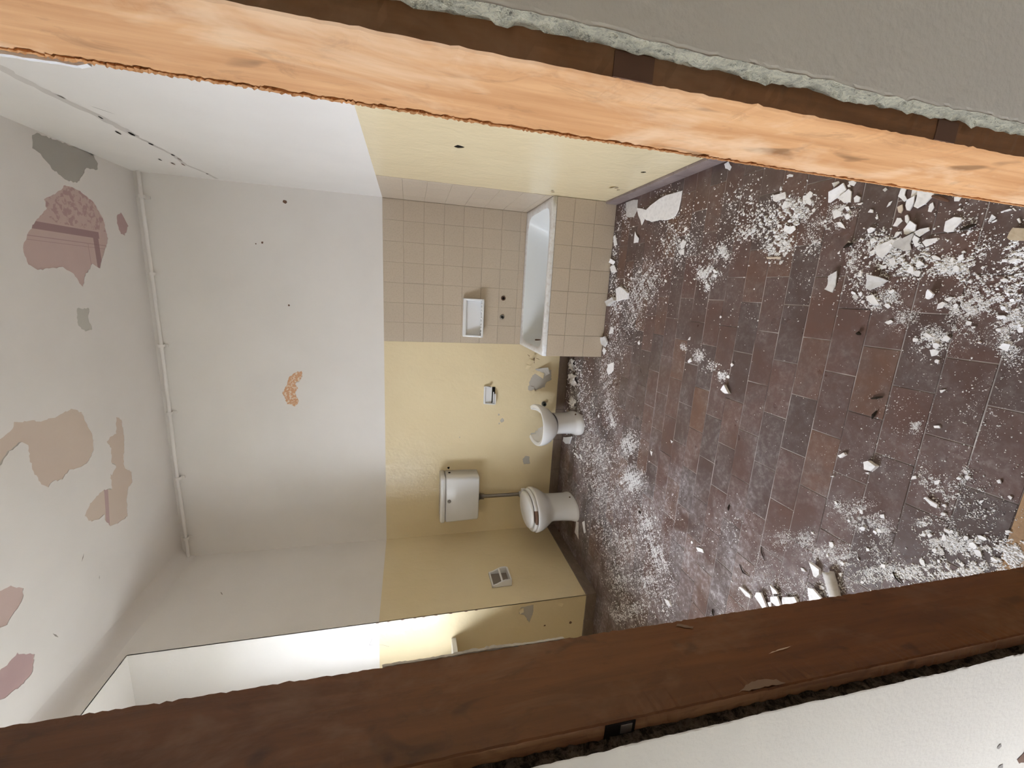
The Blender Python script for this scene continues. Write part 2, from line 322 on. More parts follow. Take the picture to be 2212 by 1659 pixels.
M['ground'] = mat('courtyard_ground', (0.17, 0.165, 0.14), 0.95)
FLAKES = {
 'f1':(3,35,[(0.538,2.593),(0.586,2.513),(0.622,2.378),(0.618,2.233),(0.515,2.245),(0.488,2.265),(0.475,2.344),(0.484,2.49),(0.504,2.546)]),
 'f2':(3,6,[(0.607,2.713),(0.572,2.588),(0.532,2.599),(0.486,2.636),(0.553,2.687)]),
 'f3':(2,4,[(0.673,2.885),(0.662,2.726),(0.593,2.718),(0.556,2.753),(0.575,2.858)]),
 'f4':(3,8,[(0.455,2.701),(0.405,2.646),(0.378,2.654),(0.38,2.716)]),
 'f5':(2,0,[(0.674,1.917),(0.679,1.888),(0.647,1.862),(0.632,1.87),(0.65,1.904)]),
 'f10':(14,5,[(0.072,2.877),(0.088,2.812),(0.042,2.697),(0.003,2.704),(-0.017,2.856)]),
 'f11':(30,8,[(-0.026,3.009),(0.011,2.889),(-0.013,2.869),(-0.059,2.973)]),
 'f12':(5,8,[(0.454,3.026),(0.466,2.993),(0.391,2.958),(0.388,3.011)]),
 'f13':(5,25,[(0.269,3.057),(0.295,3.017),(0.273,2.975),(0.246,3.005)]),
 'f14':(5,8,[(0.234,3.021),(0.248,2.961),(0.197,2.914),(0.192,2.993)]),
 'f15':(2,0,[(0.326,2.187),(0.348,2.166),(0.333,2.133),(0.301,2.145),(0.294,2.174)]),
 'f16':(2,0,[(0.408,2.17),(0.415,2.151),(0.395,2.139),(0.389,2.161)]),
 'f18':(2,0,[(0.29,2.199),(0.295,2.144),(0.261,2.136),(0.264,2.172)]),
 'f20':(5,0,[(0.211,1.557),(0.207,1.482),(0.197,1.485),(0.202,1.549)]),
 'a1':(3,4,[(0.463,1.577),(0.466,1.52),(0.44,1.511),(0.433,1.557),(0.441,1.572)]),
 'a2':(2,0,[(0.427,1.429),(0.446,1.406),(0.438,1.394),(0.424,1.392),(0.419,1.4),(0.404,1.388),(0.391,1.393),(0.411,1.43)]),
 'a3':(4,18,[(0.386,1.314),(0.421,1.31),(0.443,1.267),(0.419,1.257),(0.405,1.27),(0.398,1.286),(0.385,1.307)]),
 'a4':(4,8,[(0.404,1.267),(0.419,1.246),(0.408,1.235),(0.373,1.232),(0.375,1.256),(0.394,1.279)]),
 'a5':(4,3,[(0.385,1.222),(0.392,1.214),(0.383,1.201),(0.369,1.203),(0.37,1.218)]),
 'a6':(2,0,[(0.364,1.208),(0.365,1.194),(0.358,1.194),(0.36,1.206)]),
 'a7':(2,0,[(0.352,1.297),(0.359,1.282),(0.346,1.259),(0.332,1.26),(0.327,1.284)]),
 'a8':(3,5,[(0.311,1.264),(0.311,1.251),(0.285,1.231),(0.297,1.259)]),
 'a9':(3,5,[(0.314,1.498),(0.333,1.487),(0.322,1.461),(0.324,1.441),(0.309,1.434),(0.297,1.455),(0.293,1.46)]),
 'a10':(2,4,[(0.409,1.522),(0.429,1.512),(0.423,1.494),(0.403,1.493),(0.4,1.517)]),
 'a11':(4,0,[(0.329,1.165),(0.338,1.159),(0.334,1.149),(0.325,1.148)]),
 'a12':(3,0,[(0.309,1.138),(0.314,1.131),(0.304,1.128),(0.302,1.133)]),
 'a13':(4,6,[(0.273,1.152),(0.278,1.139),(0.273,1.127),(0.262,1.138),(0.261,1.149)]),
 'a14':(2,0,[(0.336,1.11),(0.35,1.106),(0.353,1.097),(0.341,1.101)]),
 'a15':(2,0,[(0.393,1.135),(0.399,1.127),(0.392,1.12),(0.386,1.127)]),
 'a16':(2,0,[(0.53,1.529),(0.532,1.514),(0.525,1.497),(0.517,1.497),(0.523,1.524)]),
 'a17':(2,0,[(0.446,1.258),(0.446,1.242),(0.437,1.229),(0.426,1.235),(0.434,1.252)]),
 'a18':(2,0,[(0.434,1.259),(0.437,1.253),(0.425,1.245),(0.427,1.255)]),
 'a19':(2,0,[(0.455,1.321),(0.456,1.295),(0.449,1.29),(0.438,1.309)]),
 'a20':(3,0,[(0.239,1.139),(0.244,1.128),(0.233,1.116),(0.228,1.128)]),
 'a21':(2,0,[(0.233,1.108),(0.237,1.097),(0.229,1.094),(0.228,1.109)]),
 'a22':(4,6,[(0.203,1.108),(0.217,1.108),(0.225,1.087),(0.234,1.069),(0.228,1.059),(0.205,1.064),(0.187,1.077),(0.174,1.085),(0.187,1.103)]),
 'a23':(3,0,[(0.199,1.131),(0.206,1.119),(0.203,1.114),(0.189,1.113),(0.19,1.125)]),
 'a24':(3,5,[(0.17,1.064),(0.177,1.05),(0.158,1.042),(0.144,1.047),(0.154,1.054)]),
 'a25':(2,0,[(0.162,1.125),(0.17,1.123),(0.162,1.118),(0.154,1.121)]),
 'a26':(3,0,[(0.15,1.085),(0.155,1.068),(0.145,1.067),(0.14,1.081)]),
 'a27':(3,0,[(0.425,1.454),(0.428,1.447),(0.42,1.441),(0.415,1.447)]),
 'a28':(3,0,[(0.219,1.361),(0.226,1.354),(0.216,1.352),(0.214,1.359)]),
 'a29':(3,0,[(0.203,1.242),(0.211,1.234),(0.201,1.233),(0.2,1.239)]),
 'a30':(2,0,[(0.483,1.553),(0.494,1.548),(0.477,1.538),(0.474,1.548)]),
 'b1':(3,4,[(0.363,1.082),(0.386,1.075),(0.384,1.061),(0.363,1.063),(0.349,1.054),(0.343,1.061),(0.354,1.071)]),
 'b2':(2,0,[(0.353,1.046),(0.378,1.047),(0.37,1.026),(0.358,1.03)]),
 'b3':(4,8,[(0.322,1.026),(0.354,1.024),(0.366,1.025),(0.369,1.003),(0.354,0.979),(0.34,0.99),(0.326,1.0),(0.316,1.017)]),
 'b4':(4,6,[(0.33,1.053),(0.346,1.052),(0.355,1.03),(0.334,1.031),(0.313,1.039),(0.316,1.047)]),
 'b5':(4,3,[(0.33,1.075),(0.336,1.062),(0.32,1.058),(0.309,1.061),(0.313,1.069)]),
 'b6':(2,0,[(0.303,0.99),(0.324,0.99),(0.328,0.983),(0.313,0.976),(0.3,0.981)]),
 'b7':(4,10,[(0.259,1.043),(0.282,1.024),(0.267,1.005),(0.251,1.008),(0.241,1.03),(0.245,1.038)]),
 'b8':(4,8,[(0.247,1.006),(0.254,0.995),(0.257,0.975),(0.248,0.973),(0.242,0.982),(0.232,0.993),(0.237,1.0)]),
 'b9':(3,24,[(0.207,1.05),(0.223,1.045),(0.245,1.01),(0.24,1.008),(0.215,1.014),(0.196,1.008),(0.193,1.024)]),
 'b10':(3,5,[(0.225,1.01),(0.238,1.007),(0.227,0.992),(0.215,0.995),(0.209,0.987),(0.203,0.999)]),
 'b11':(4,5,[(0.215,0.981),(0.222,0.973),(0.224,0.947),(0.217,0.945),(0.201,0.971)]),
 'b12':(4,7,[(0.24,0.934),(0.267,0.934),(0.277,0.918),(0.273,0.902),(0.262,0.9),(0.247,0.911),(0.237,0.913),(0.237,0.928)]),
 'b15':(3,4,[(0.13,1.007),(0.148,0.997),(0.143,0.989),(0.126,0.985),(0.124,0.978),(0.121,0.989)]),
 'b16':(3,0,[(0.173,0.952),(0.175,0.943),(0.166,0.928),(0.159,0.925),(0.163,0.945)]),
 'b17':(3,0,[(0.14,0.925),(0.135,0.902),(0.127,0.903),(0.129,0.918)]),
 'b18':(3,0,[(0.16,0.904),(0.166,0.896),(0.14,0.891),(0.142,0.9)]),
 'b19':(2,0,[(0.333,0.934),(0.331,0.916),(0.319,0.92),(0.321,0.931)]),
 'b20':(4,0,[(0.295,0.918),(0.3,0.912),(0.293,0.908),(0.293,0.914)]),
 'b21':(3,6,[(0.253,0.843),(0.271,0.836),(0.263,0.828),(0.259,0.83),(0.254,0.839)]),
 'b22':(4,0,[(0.252,0.836),(0.257,0.826),(0.253,0.826),(0.25,0.833)]),
 'b23':(3,6,[(0.274,0.82),(0.28,0.806),(0.277,0.802),(0.274,0.81)]),
 'b24':(2,0,[(0.281,0.803),(0.281,0.8),(0.273,0.793),(0.273,0.796)]),
 'b25':(4,0,[(0.252,0.787),(0.254,0.783),(0.242,0.777),(0.241,0.78)]),
 'b26':(9,3,[(0.207,0.792),(0.231,0.786),(0.226,0.76),(0.196,0.753),(0.201,0.787)]),
 'b27':(4,0,[(0.147,0.791),(0.154,0.792),(0.154,0.782),(0.148,0.782)]),
 'b28':(5,0,[(0.147,0.778),(0.156,0.771),(0.153,0.762),(0.146,0.763),(0.142,0.77)]),
 'b29':(3,0,[(0.244,1.066),(0.254,1.062),(0.254,1.048),(0.243,1.055),(0.239,1.063)]),
 'b30':(3,0,[(0.229,1.061),(0.239,1.046),(0.224,1.05)]),
 'b31':(4,0,[(0.3,1.048),(0.303,1.042),(0.285,1.033),(0.274,1.036),(0.283,1.044)]),
 'b32':(2,0,[(0.287,1.073),(0.298,1.071),(0.296,1.06),(0.286,1.053),(0.271,1.066),(0.274,1.078)]),
 'b33':(3,0,[(0.225,0.894),(0.229,0.889),(0.226,0.884),(0.223,0.892)]),
 'b34':(3,0,[(0.229,0.883),(0.239,0.876),(0.233,0.875),(0.223,0.879)]),
 'b35':(3,0,[(0.18,0.882),(0.183,0.877),(0.178,0.872),(0.177,0.88)]),
 'b36':(4,0,[(0.134,0.83),(0.139,0.828),(0.137,0.822),(0.131,0.827)]),
 'b37':(4,0,[(0.13,0.762),(0.134,0.76),(0.131,0.756),(0.126,0.759)]),
 'b38':(4,0,[(0.108,0.834),(0.112,0.829),(0.108,0.826),(0.104,0.83)]),
 'b39':(5,0,[(0.098,0.85),(0.105,0.844),(0.1,0.84),(0.093,0.842)]),
 'b40':(3,0,[(0.164,0.769),(0.17,0.764),(0.17,0.755),(0.166,0.757),(0.161,0.766)]),
 'c1':(8,16,[(0.052,0.936),(0.07,0.933),(0.077,0.926),(0.063,0.912),(0.054,0.919),(0.048,0.93)]),
 'c2':(3,0,[(0.05,0.893),(0.057,0.879),(0.055,0.873),(0.044,0.879),(0.044,0.885)]),
 'c3':(5,0,[(-0.131,0.874),(-0.122,0.872),(-0.124,0.863),(-0.131,0.863)]),
 'c4':(4,0,[(-0.064,0.793),(-0.06,0.79),(-0.063,0.784),(-0.066,0.787)]),
 'd1':(3,14,[(0.075,1.258),(0.096,1.248),(0.123,1.247),(0.14,1.219),(0.122,1.219),(0.089,1.221),(0.064,1.229)]),
 'd2':(6,20,[(0.08,1.115),(0.125,1.109),(0.116,1.076),(0.104,1.05),(0.088,1.069),(0.074,1.101)]),
 'd3':(2,0,[(0.05,1.156),(0.066,1.149),(0.053,1.137),(0.04,1.141)]),
 'd4':(4,8,[(0.053,1.104),(0.06,1.086),(0.028,1.061),(0.025,1.08),(0.039,1.095)]),
 'd5':(3,0,[(0.124,1.151),(0.143,1.146),(0.12,1.138),(0.118,1.148)]),
 'd6':(2,0,[(0.177,1.487),(0.191,1.484),(0.192,1.466),(0.175,1.478)]),
 'e1':(8,10,[(-1.274,1.364),(-1.266,1.355),(-1.269,1.304),(-1.284,1.299),(-1.292,1.324)]),
 'e2':(9,14,[(-1.252,1.276),(-1.224,1.268),(-1.208,1.245),(-1.241,1.227),(-1.268,1.211),(-1.283,1.228)]),
 'e3':(8,12,[(-1.145,1.216),(-1.152,1.186),(-1.163,1.178),(-1.185,1.204)]),
 'e4':(8,10,[(-1.197,1.204),(-1.171,1.176),(-1.206,1.156),(-1.221,1.174),(-1.22,1.202)]),
 'e5':(10,10,[(-1.177,1.15),(-1.155,1.152),(-1.117,1.108),(-1.145,1.088),(-1.2,1.142)]),
 'e6':(7,22,[(-1.103,1.052),(-1.034,1.059),(-1.022,1.036),(-1.048,0.998)]),
 'e7':(12,14,[(-0.936,1.075),(-0.945,1.041),(-0.965,1.039),(-0.986,1.047),(-0.986,1.057),(-0.957,1.069)]),
 'e9':(6,0,[(-1.238,1.22),(-1.223,1.205),(-1.242,1.199),(-1.25,1.208)]),
 'e10':(5,0,[(-0.994,1.117),(-0.99,1.107),(-0.995,1.092),(-1.003,1.109)]),
 'e11':(5,0,[(-0.919,0.983),(-0.91,0.973),(-0.926,0.971)]),
 'g1':(8,4,[(-0.529,0.806),(-0.525,0.802),(-0.535,0.772),(-0.546,0.772),(-0.545,0.785)]),
 'g2':(6,0,[(-0.532,0.765),(-0.525,0.759),(-0.53,0.754),(-0.535,0.755)]),
 'g3':(6,0,[(-0.558,0.762),(-0.551,0.759),(-0.551,0.75),(-0.558,0.75),(-0.561,0.757)]),
 'g4':(3,0,[(-0.412,0.675),(-0.407,0.671),(-0.411,0.666),(-0.417,0.666)]),
 'g5':(3,0,[(-0.443,0.647),(-0.439,0.645),(-0.441,0.638),(-0.449,0.639)]),
 'g6':(2,0,[(-0.48,0.694),(-0.474,0.686),(-0.482,0.688),(-0.487,0.69)]),
 'g7':(4,0,[(-0.531,0.631),(-0.526,0.625),(-0.528,0.621),(-0.533,0.623),(-0.535,0.629)]),
 'g8':(5,0,[(-0.646,0.792),(-0.635,0.788),(-0.636,0.78),(-0.645,0.781)]),
 'g9':(5,0,[(-0.635,0.777),(-0.627,0.771),(-0.631,0.765),(-0.642,0.772)]),
 'g10':(5,0,[(-0.466,0.751),(-0.461,0.744),(-0.467,0.745)]),
 'h1':(16,4,[(-0.49,0.982),(-0.481,0.971),(-0.49,0.945),(-0.513,0.957),(-0.515,0.976)]),
 'h2':(12,0,[(-0.505,1.073),(-0.486,1.056),(-0.493,1.049),(-0.511,1.064)]),
 'h3':(5,0,[(-0.314,0.834),(-0.309,0.821),(-0.316,0.817),(-0.32,0.831)]),
 'h4':(5,0,[(-0.529,0.98),(-0.522,0.969),(-0.53,0.967)]),
 'h5':(6,0,[(-0.592,1.087),(-0.583,1.074),(-0.589,1.073)]),
 'h6':(5,0,[(-0.125,0.874),(-0.123,0.864),(-0.133,0.863),(-0.133,0.871)]),
 'h7':(4,0,[(-0.412,0.675),(-0.406,0.669),(-0.414,0.665),(-0.418,0.67)]),
 'h8':(4,0,[(-0.209,0.844),(-0.204,0.831),(-0.216,0.839)]),
 'i1':(14,6,[(-0.409,1.682),(-0.378,1.66),(-0.415,1.626),(-0.421,1.651)]),
 'i2':(6,0,[(-0.201,1.994),(-0.182,1.979),(-0.2,1.98)]),
 'i3':(6,0,[(-0.315,1.968),(-0.294,1.949),(-0.31,1.936),(-0.324,1.962)]),
 'i4':(6,0,[(-0.278,1.655),(-0.269,1.649),(-0.276,1.638),(-0.287,1.648)]),
 'k1':(4,5,[(-0.501,2.892),(-0.468,2.816),(-0.529,2.807),(-0.577,2.874),(-0.557,2.9)]),
 'k2':(4,4,[(-0.409,3.034),(-0.381,3.012),(-0.4,2.974),(-0.44,3.004)]),
 'k3':(3,0,[(-0.208,2.916),(-0.214,2.874),(-0.257,2.884),(-0.269,2.945)]),
 'k4':(4,0,[(-0.282,2.513),(-0.263,2.493),(-0.282,2.481),(-0.295,2.494)]),
 'k5':(12,30,[(-0.332,3.11),(-0.305,3.093),(-0.287,3.005),(-0.328,2.991),(-0.374,3.042),(-0.36,3.103)]),
 'k6':(3,0,[(-0.937,2.21),(-0.936,2.185),(-0.965,2.189)]),
 'k7':(3,0,[(-0.796,2.023),(-0.798,2.001),(-0.811,2.01)]),
 'k8':(4,10,[(-1.421,3.383),(-1.413,3.331),(-1.424,3.269),(-1.447,3.294)]),
 'k9':(4,6,[(-1.391,3.262),(-1.38,3.236),(-1.422,3.191),(-1.424,3.226)]),
 'k11':(10,12,[(-1.373,3.674),(-1.286,3.444),(-1.382,3.502),(-1.418,3.598),(-1.418,3.685)]),
 'k12':(3,0,[(-2.148,3.214),(-2.025,3.208),(-2.008,3.156),(-2.161,3.122)]),
 'k13':(3,0,[(-1.964,3.081),(-1.925,3.038),(-2.007,2.989),(-2.038,3.023)]),
 'k14':(9,0,[(-1.75,1.863),(-1.731,1.821),(-1.744,1.79),(-1.766,1.831)]),
 'k15':(5,0,[(-1.28,1.681),(-1.259,1.633),(-1.274,1.619),(-1.291,1.659)]),
}
BLOBS = [
 (0.293,3.023,-0.006,-0.09,-0.207,-0.047,500,2,8),
 (-0.016,2.893,0.003,-0.099,-0.135,-0.031,500,2,7),
 (0.145,2.512,-0.004,-0.209,-0.118,-0.027,1100,1.5,5),
 (0.024,2.601,0.004,-0.197,-0.108,-0.024,900,1.5,5),
 (-0.134,2.627,0.011,-0.148,-0.126,-0.029,600,1.5,5),
 (-0.32,2.823,0.021,-0.169,-0.169,-0.039,500,1.5,5),
 (0.317,2.184,-0.076,-0.189,-0.095,0.078,900,1.5,6),
 (0.156,1.933,-0.002,-0.076,-0.038,-0.009,700,1.5,5),
 (0.09,1.901,-0.0,-0.028,-0.028,-0.006,150,1.5,5),
 (0.252,1.837,-0.006,-0.079,-0.049,-0.011,500,1.5,5),
 (0.323,1.699,-0.008,-0.069,-0.031,-0.007,350,1.5,5),
 (0.255,1.505,0.022,-0.053,-0.041,-0.036,900,1.5,5),
 (0.357,1.582,-0.013,-0.095,-0.078,-0.018,500,1.5,7),
 (0.386,1.475,-0.01,-0.06,-0.046,-0.01,600,1.5,6),
 (0.402,1.416,-0.011,-0.06,-0.035,-0.008,350,1.5,6),
 (0.346,1.384,-0.007,-0.049,-0.044,-0.01,300,1.5,5),
 (0.35,1.255,-0.007,-0.044,-0.023,-0.005,600,1.5,6),
 (0.309,1.301,-0.005,-0.036,-0.02,-0.005,450,1.5,5),
 (0.249,1.352,-0.006,-0.057,-0.043,-0.01,250,2,6),
 (0.203,1.102,-0.005,-0.062,-0.059,-0.013,900,2,8),
 (0.168,1.014,-0.004,-0.061,-0.056,-0.013,1000,2,8),
 (0.142,0.904,-0.002,-0.042,-0.026,-0.006,700,2,8),
 (0.179,1.187,-0.001,-0.024,-0.039,-0.009,250,2,6),
 (0.039,1.101,-0.013,-0.041,-0.02,0.003,600,1.5,6),
 (0.055,1.034,0.001,-0.039,-0.036,-0.008,500,1.5,5),
 (0.1,1.153,-0.0,-0.031,-0.047,-0.011,300,2,6),
 (0.031,0.842,0.002,-0.048,-0.028,-0.006,1300,1.2,4.5),
 (-0.07,0.9,0.004,-0.037,-0.04,-0.009,1200,1.2,4.5),
 (-0.026,0.735,0.002,-0.025,-0.07,-0.016,2200,1.2,4),
 (-0.043,0.835,0.004,-0.039,-0.028,-0.006,600,1.2,4),
 (0.06,0.795,0.001,-0.053,-0.048,-0.011,900,1.5,6),
 (-0.015,0.985,0.003,-0.043,-0.035,-0.008,450,1.2,4),
 (0.107,0.753,-0.001,-0.025,-0.069,-0.016,350,2,7),
 (0.176,0.777,-0.002,-0.021,-0.023,-0.005,250,2,7),
 (0.158,0.856,-0.004,-0.057,-0.074,-0.017,350,2,7),
 (-0.917,3.461,0.056,-0.294,-0.284,0.056,900,2,8),
 (-0.995,3.132,0.053,-0.17,-0.232,-0.053,700,1.5,5),
 (-0.552,2.925,0.029,-0.148,-0.213,-0.048,900,1.5,5),
 (-0.825,2.823,0.033,-0.114,-0.175,-0.04,700,1.5,5),
 (-0.907,2.727,0.026,-0.082,-0.068,-0.016,300,1.5,5),
 (-0.677,3.572,0.04,-0.21,-0.106,-0.024,250,2,10),
 (-1.271,3.197,0.1,-0.262,-0.16,-0.036,600,2,7),
 (-1.238,2.851,0.116,-0.282,-0.109,-0.025,900,1.5,6),
 (-0.997,2.476,0.018,-0.102,-0.092,0.033,1200,1.5,4.5),
 (-1.224,2.398,0.058,-0.122,-0.076,-0.017,1300,1.5,4.5),
 (-1.475,2.884,0.14,-0.291,-0.149,-0.034,900,1.5,6),
 (-1.506,2.629,0.164,-0.308,-0.121,-0.028,900,1.5,5),
 (-1.213,2.338,0.051,-0.106,-0.077,-0.018,600,1.5,4.5),
 (-1.42,2.156,0.08,-0.093,-0.069,-0.09,900,1.5,4.5),
 (-1.547,1.993,0.074,-0.076,-0.078,-0.102,1100,1.5,5),
 (-1.695,2.37,0.186,-0.225,-0.104,-0.108,1300,1.5,5),
 (-1.998,2.369,0.165,-0.188,-0.121,-0.087,900,1.5,6),
 (-1.785,2.045,0.125,-0.118,-0.059,-0.087,900,1.5,5),
 (-1.836,2.715,0.157,-0.188,-0.104,-0.189,500,1.5,6),
 (-2.087,2.151,0.165,-0.191,-0.078,-0.018,500,2,6),
 (-2.316,2.369,0.151,-0.172,-0.068,-0.015,350,2,6),
 (-1.759,1.847,0.064,-0.077,-0.108,-0.025,250,1.5,5),
 (-0.677,0.954,0.008,-0.056,-0.052,0.004,1500,1.2,4),
 (-0.697,1.038,0.015,-0.027,-0.029,-0.007,300,1.2,4),
 (-0.687,0.886,0.018,-0.03,-0.029,-0.007,400,1.2,4),
 (-0.935,1.219,0.027,-0.058,-0.037,-0.001,500,1.2,4),
 (-0.876,1.126,0.024,-0.037,-0.032,-0.007,500,1.2,4),
 (-0.863,0.992,0.034,-0.071,-0.05,-0.003,1300,1.2,4.5),
 (-0.886,1.066,0.042,-0.062,-0.037,-0.008,600,1.2,4.5),
 (-0.762,0.883,0.024,-0.036,-0.045,-0.01,450,1.2,4.5),
 (-0.637,0.732,0.01,-0.038,-0.04,-0.001,1700,1.2,5),
 (-0.618,0.787,-0.003,-0.021,-0.03,0.005,400,1.5,6),
 (-0.617,0.67,0.014,-0.034,-0.039,-0.004,900,1.5,6),
 (-0.591,0.612,0.012,-0.031,-0.031,-0.003,800,2,8),
 (-0.836,0.867,0.058,-0.067,-0.031,-0.01,1100,1.5,5),
 (-0.762,0.778,0.054,-0.056,-0.028,-0.01,1000,1.5,6),
 (-0.685,0.684,0.046,-0.047,-0.021,-0.007,700,2,7),
 (-1.117,1.155,0.091,-0.102,-0.051,-0.017,700,1.5,5),
 (-1.116,1.272,0.045,-0.062,-0.079,-0.018,350,1.5,4.5),
 (-1.006,1.003,0.076,-0.083,-0.039,-0.013,700,1.5,6),
 (-0.429,0.739,0.004,-0.009,-0.023,-0.005,300,1.2,4),
 (-0.477,0.819,-0.006,-0.026,-0.026,0.005,350,1.2,4),
 (-0.49,0.771,0.019,-0.038,-0.039,-0.009,300,1.5,5),
 (-0.272,1.891,0.007,-0.042,-0.031,-0.007,350,1.2,4),
 (-0.248,2.022,0.005,-0.036,-0.018,-0.004,120,1.2,4),
 (-0.342,1.696,0.007,-0.033,-0.022,-0.005,200,1.2,4),
 (-0.309,1.793,0.011,-0.058,-0.032,-0.007,90,1.5,5),
 (-0.329,0.879,0.004,-0.013,-0.025,-0.006,250,1.2,3.5),
 (-1.247,1.917,0.056,-0.096,-0.213,-0.048,150,1.2,4),
 (-1.098,1.53,0.125,-0.2,-0.134,-0.03,200,1.2,4),
 (-0.312,0.918,0.04,-0.13,-0.17,-0.039,330,1.2,4),
 (-0.48,0.947,0.077,-0.178,-0.089,-0.02,220,1.2,4.5),
 (-0.433,1.311,0.085,-0.274,-0.222,-0.05,160,1.2,4),
 (-0.258,0.742,0.023,-0.075,-0.146,-0.033,350,1.2,4.5),
 (0.085,1.325,-0.0,-0.159,-0.105,-0.024,160,1.5,5),
 (-0.042,1.65,0.018,-0.289,-0.126,-0.029,60,1.5,4),
 (0.485,2.311,-0.112,-0.329,-0.141,0.065,250,2,6),
 (0.443,1.76,-0.066,-0.164,-0.112,0.035,280,2,6),
 (0.258,0.878,-0.027,-0.079,-0.06,-0.005,200,2,6),
 (-1.247,1.32,0.1,-0.127,-0.123,-0.028,350,1.2,4),
 (-0.511,0.704,0.037,-0.066,-0.074,-0.017,500,1.5,5),
 (-1.453,1.387,0.103,-0.117,-0.065,-0.015,250,1.5,5),
 (0.572,2.886,-0.02,-0.134,-0.13,-0.03,200,2,6),
 (0.705,2.506,-0.091,-0.186,-0.057,0.066,120,2,6),
]
CEIL = {'grey': [(0.668,2.91),(0.69,2.944),(0.693,3.061),(0.701,3.211),(0.702,3.351),(0.658,3.389),(0.62,3.38),(0.596,3.268),(0.548,3.232),(0.497,3.177),(0.493,3.105),(0.53,3.003),(0.589,2.945),(0.601,2.895)],
 'pink': [(0.463,3.081),(0.459,3.181),(0.411,3.299),(0.318,3.362),(0.205,3.38),(0.164,3.356),(0.118,3.324),(0.013,3.264),(0.038,3.201),(-0.034,3.126),(-0.104,3.091),(-0.081,3.065),(-0.028,3.034),(0.009,2.962),(-0.005,2.852),(-0.015,2.789),(0.01,2.738),(0.071,2.724),(0.106,2.732),(0.172,2.774),(0.233,2.831),(0.31,2.923),(0.356,2.913),(0.424,3.033)],
 'small': [(0.363,3.5),(0.396,3.547),(0.37,3.574),(0.313,3.611),(0.244,3.554),(0.25,3.514),(0.317,3.489)],
 'greysmall': [(-0.226,3.014),(-0.231,3.114),(-0.277,3.091),(-0.326,3.106),(-0.359,3.105),(-0.368,3.051),(-0.327,3.003),(-0.28,3.002)],
 'tan': [(-0.835,2.33),(-0.79,2.468),(-0.758,2.484),(-0.803,2.651),(-0.807,2.734),(-0.793,2.844),(-0.833,2.914),(-0.922,2.945),(-1.001,2.967),(-1.091,2.96),(-1.147,2.894),(-1.149,2.818),(-1.133,2.75),(-1.167,2.697),(-1.147,2.636),(-1.167,2.6),(-1.13,2.562),(-1.045,2.533),(-0.972,2.526),(-0.897,2.533),(-0.869,2.503),(-0.89,2.429),(-0.935,2.381),(-0.949,2.304)],
 'long': [(-0.95,3.196),(-0.987,3.243),(-1.134,3.243),(-1.289,3.2),(-1.327,3.208),(-1.377,3.265),(-1.456,3.256),(-1.466,3.21),(-1.545,3.173),(-1.662,3.156),(-1.657,3.052),(-1.636,2.984),(-1.568,2.948),(-1.533,2.956),(-1.535,2.913),(-1.52,2.844),(-1.455,2.798),(-1.401,2.855),(-1.375,2.974),(-1.402,3.055),(-1.3,3.06),(-1.313,3.075),(-1.278,3.122),(-1.229,3.087),(-1.138,3.107),(-1.082,3.075),(-1.062,3.109),(-1.062,3.17)],
 'pinktan': [(-1.521,2.2),(-1.538,2.291),(-1.599,2.349),(-1.651,2.332),(-1.681,2.279),(-1.713,2.232),(-1.69,2.162)],
 'mauve': [(-1.885,2.118),(-1.906,2.188),(-1.89,2.247),(-1.982,2.328),(-2.058,2.3),(-2.075,2.242),(-2.055,2.155),(-2.02,2.087)]}
BACKP = {'orange': [(-0.792,2.485),(-0.751,2.435),(-0.731,2.379),(-0.805,2.389),(-0.853,2.44),(-0.887,2.418),(-0.928,2.444),(-0.997,2.417),(-1.045,2.45),(-1.024,2.51),(-0.927,2.541),(-0.86,2.507)],'peel': [(-0.901,0.389),(-0.822,0.377),(-0.764,0.354),(-0.738,0.319),(-0.689,0.278),(-0.706,0.168),(-0.803,0.156),(-0.83,0.204),(-0.879,0.219),(-0.906,0.29),(-0.912,0.371)],'peel2': [(-1.623,0.399),(-1.587,0.373),(-1.597,0.328),(-1.672,0.316),(-1.677,0.382)]}
REVP = [(-2.423,0.644),(-2.414,0.538),(-2.499,0.54),(-2.581,0.565),(-2.505,0.608),(-2.481,0.655)]
# ================================================================== the setting
def plane_pts(axis, val, pts):
    """2-D points -> 3-D on the plane axis=val (axis 0: (y,z), 1: (x,z), 2: (x,y))"""
    if axis == 0: return [Vector((val, a, b)) for a, b in pts]
    if axis == 1: return [Vector((a, val, b)) for a, b in pts]
    return [Vector((a, b, val)) for a, b in pts]

def area2(p): return sum(p[i][0]*p[(i+1) % len(p)][1]-p[(i+1) % len(p)][0]*p[i][1] for i in range(len(p)))/2

def ragged(pts, amp=0.004, step=0.012):
    """subdivide an outline and roughen it like torn paint"""
    out = []
    for i, a in enumerate(pts):
        b = pts[(i+1) % len(pts)]; L = math.hypot(b[0]-a[0], b[1]-a[1]); n = max(1, int(L/step))
        for k in range(n):
            t = k/n; j = amp if k else amp*0.3
            out.append((a[0]+(b[0]-a[0])*t+random.uniform(-j, j), a[1]+(b[1]-a[1])*t+random.uniform(-j, j)))
    return out

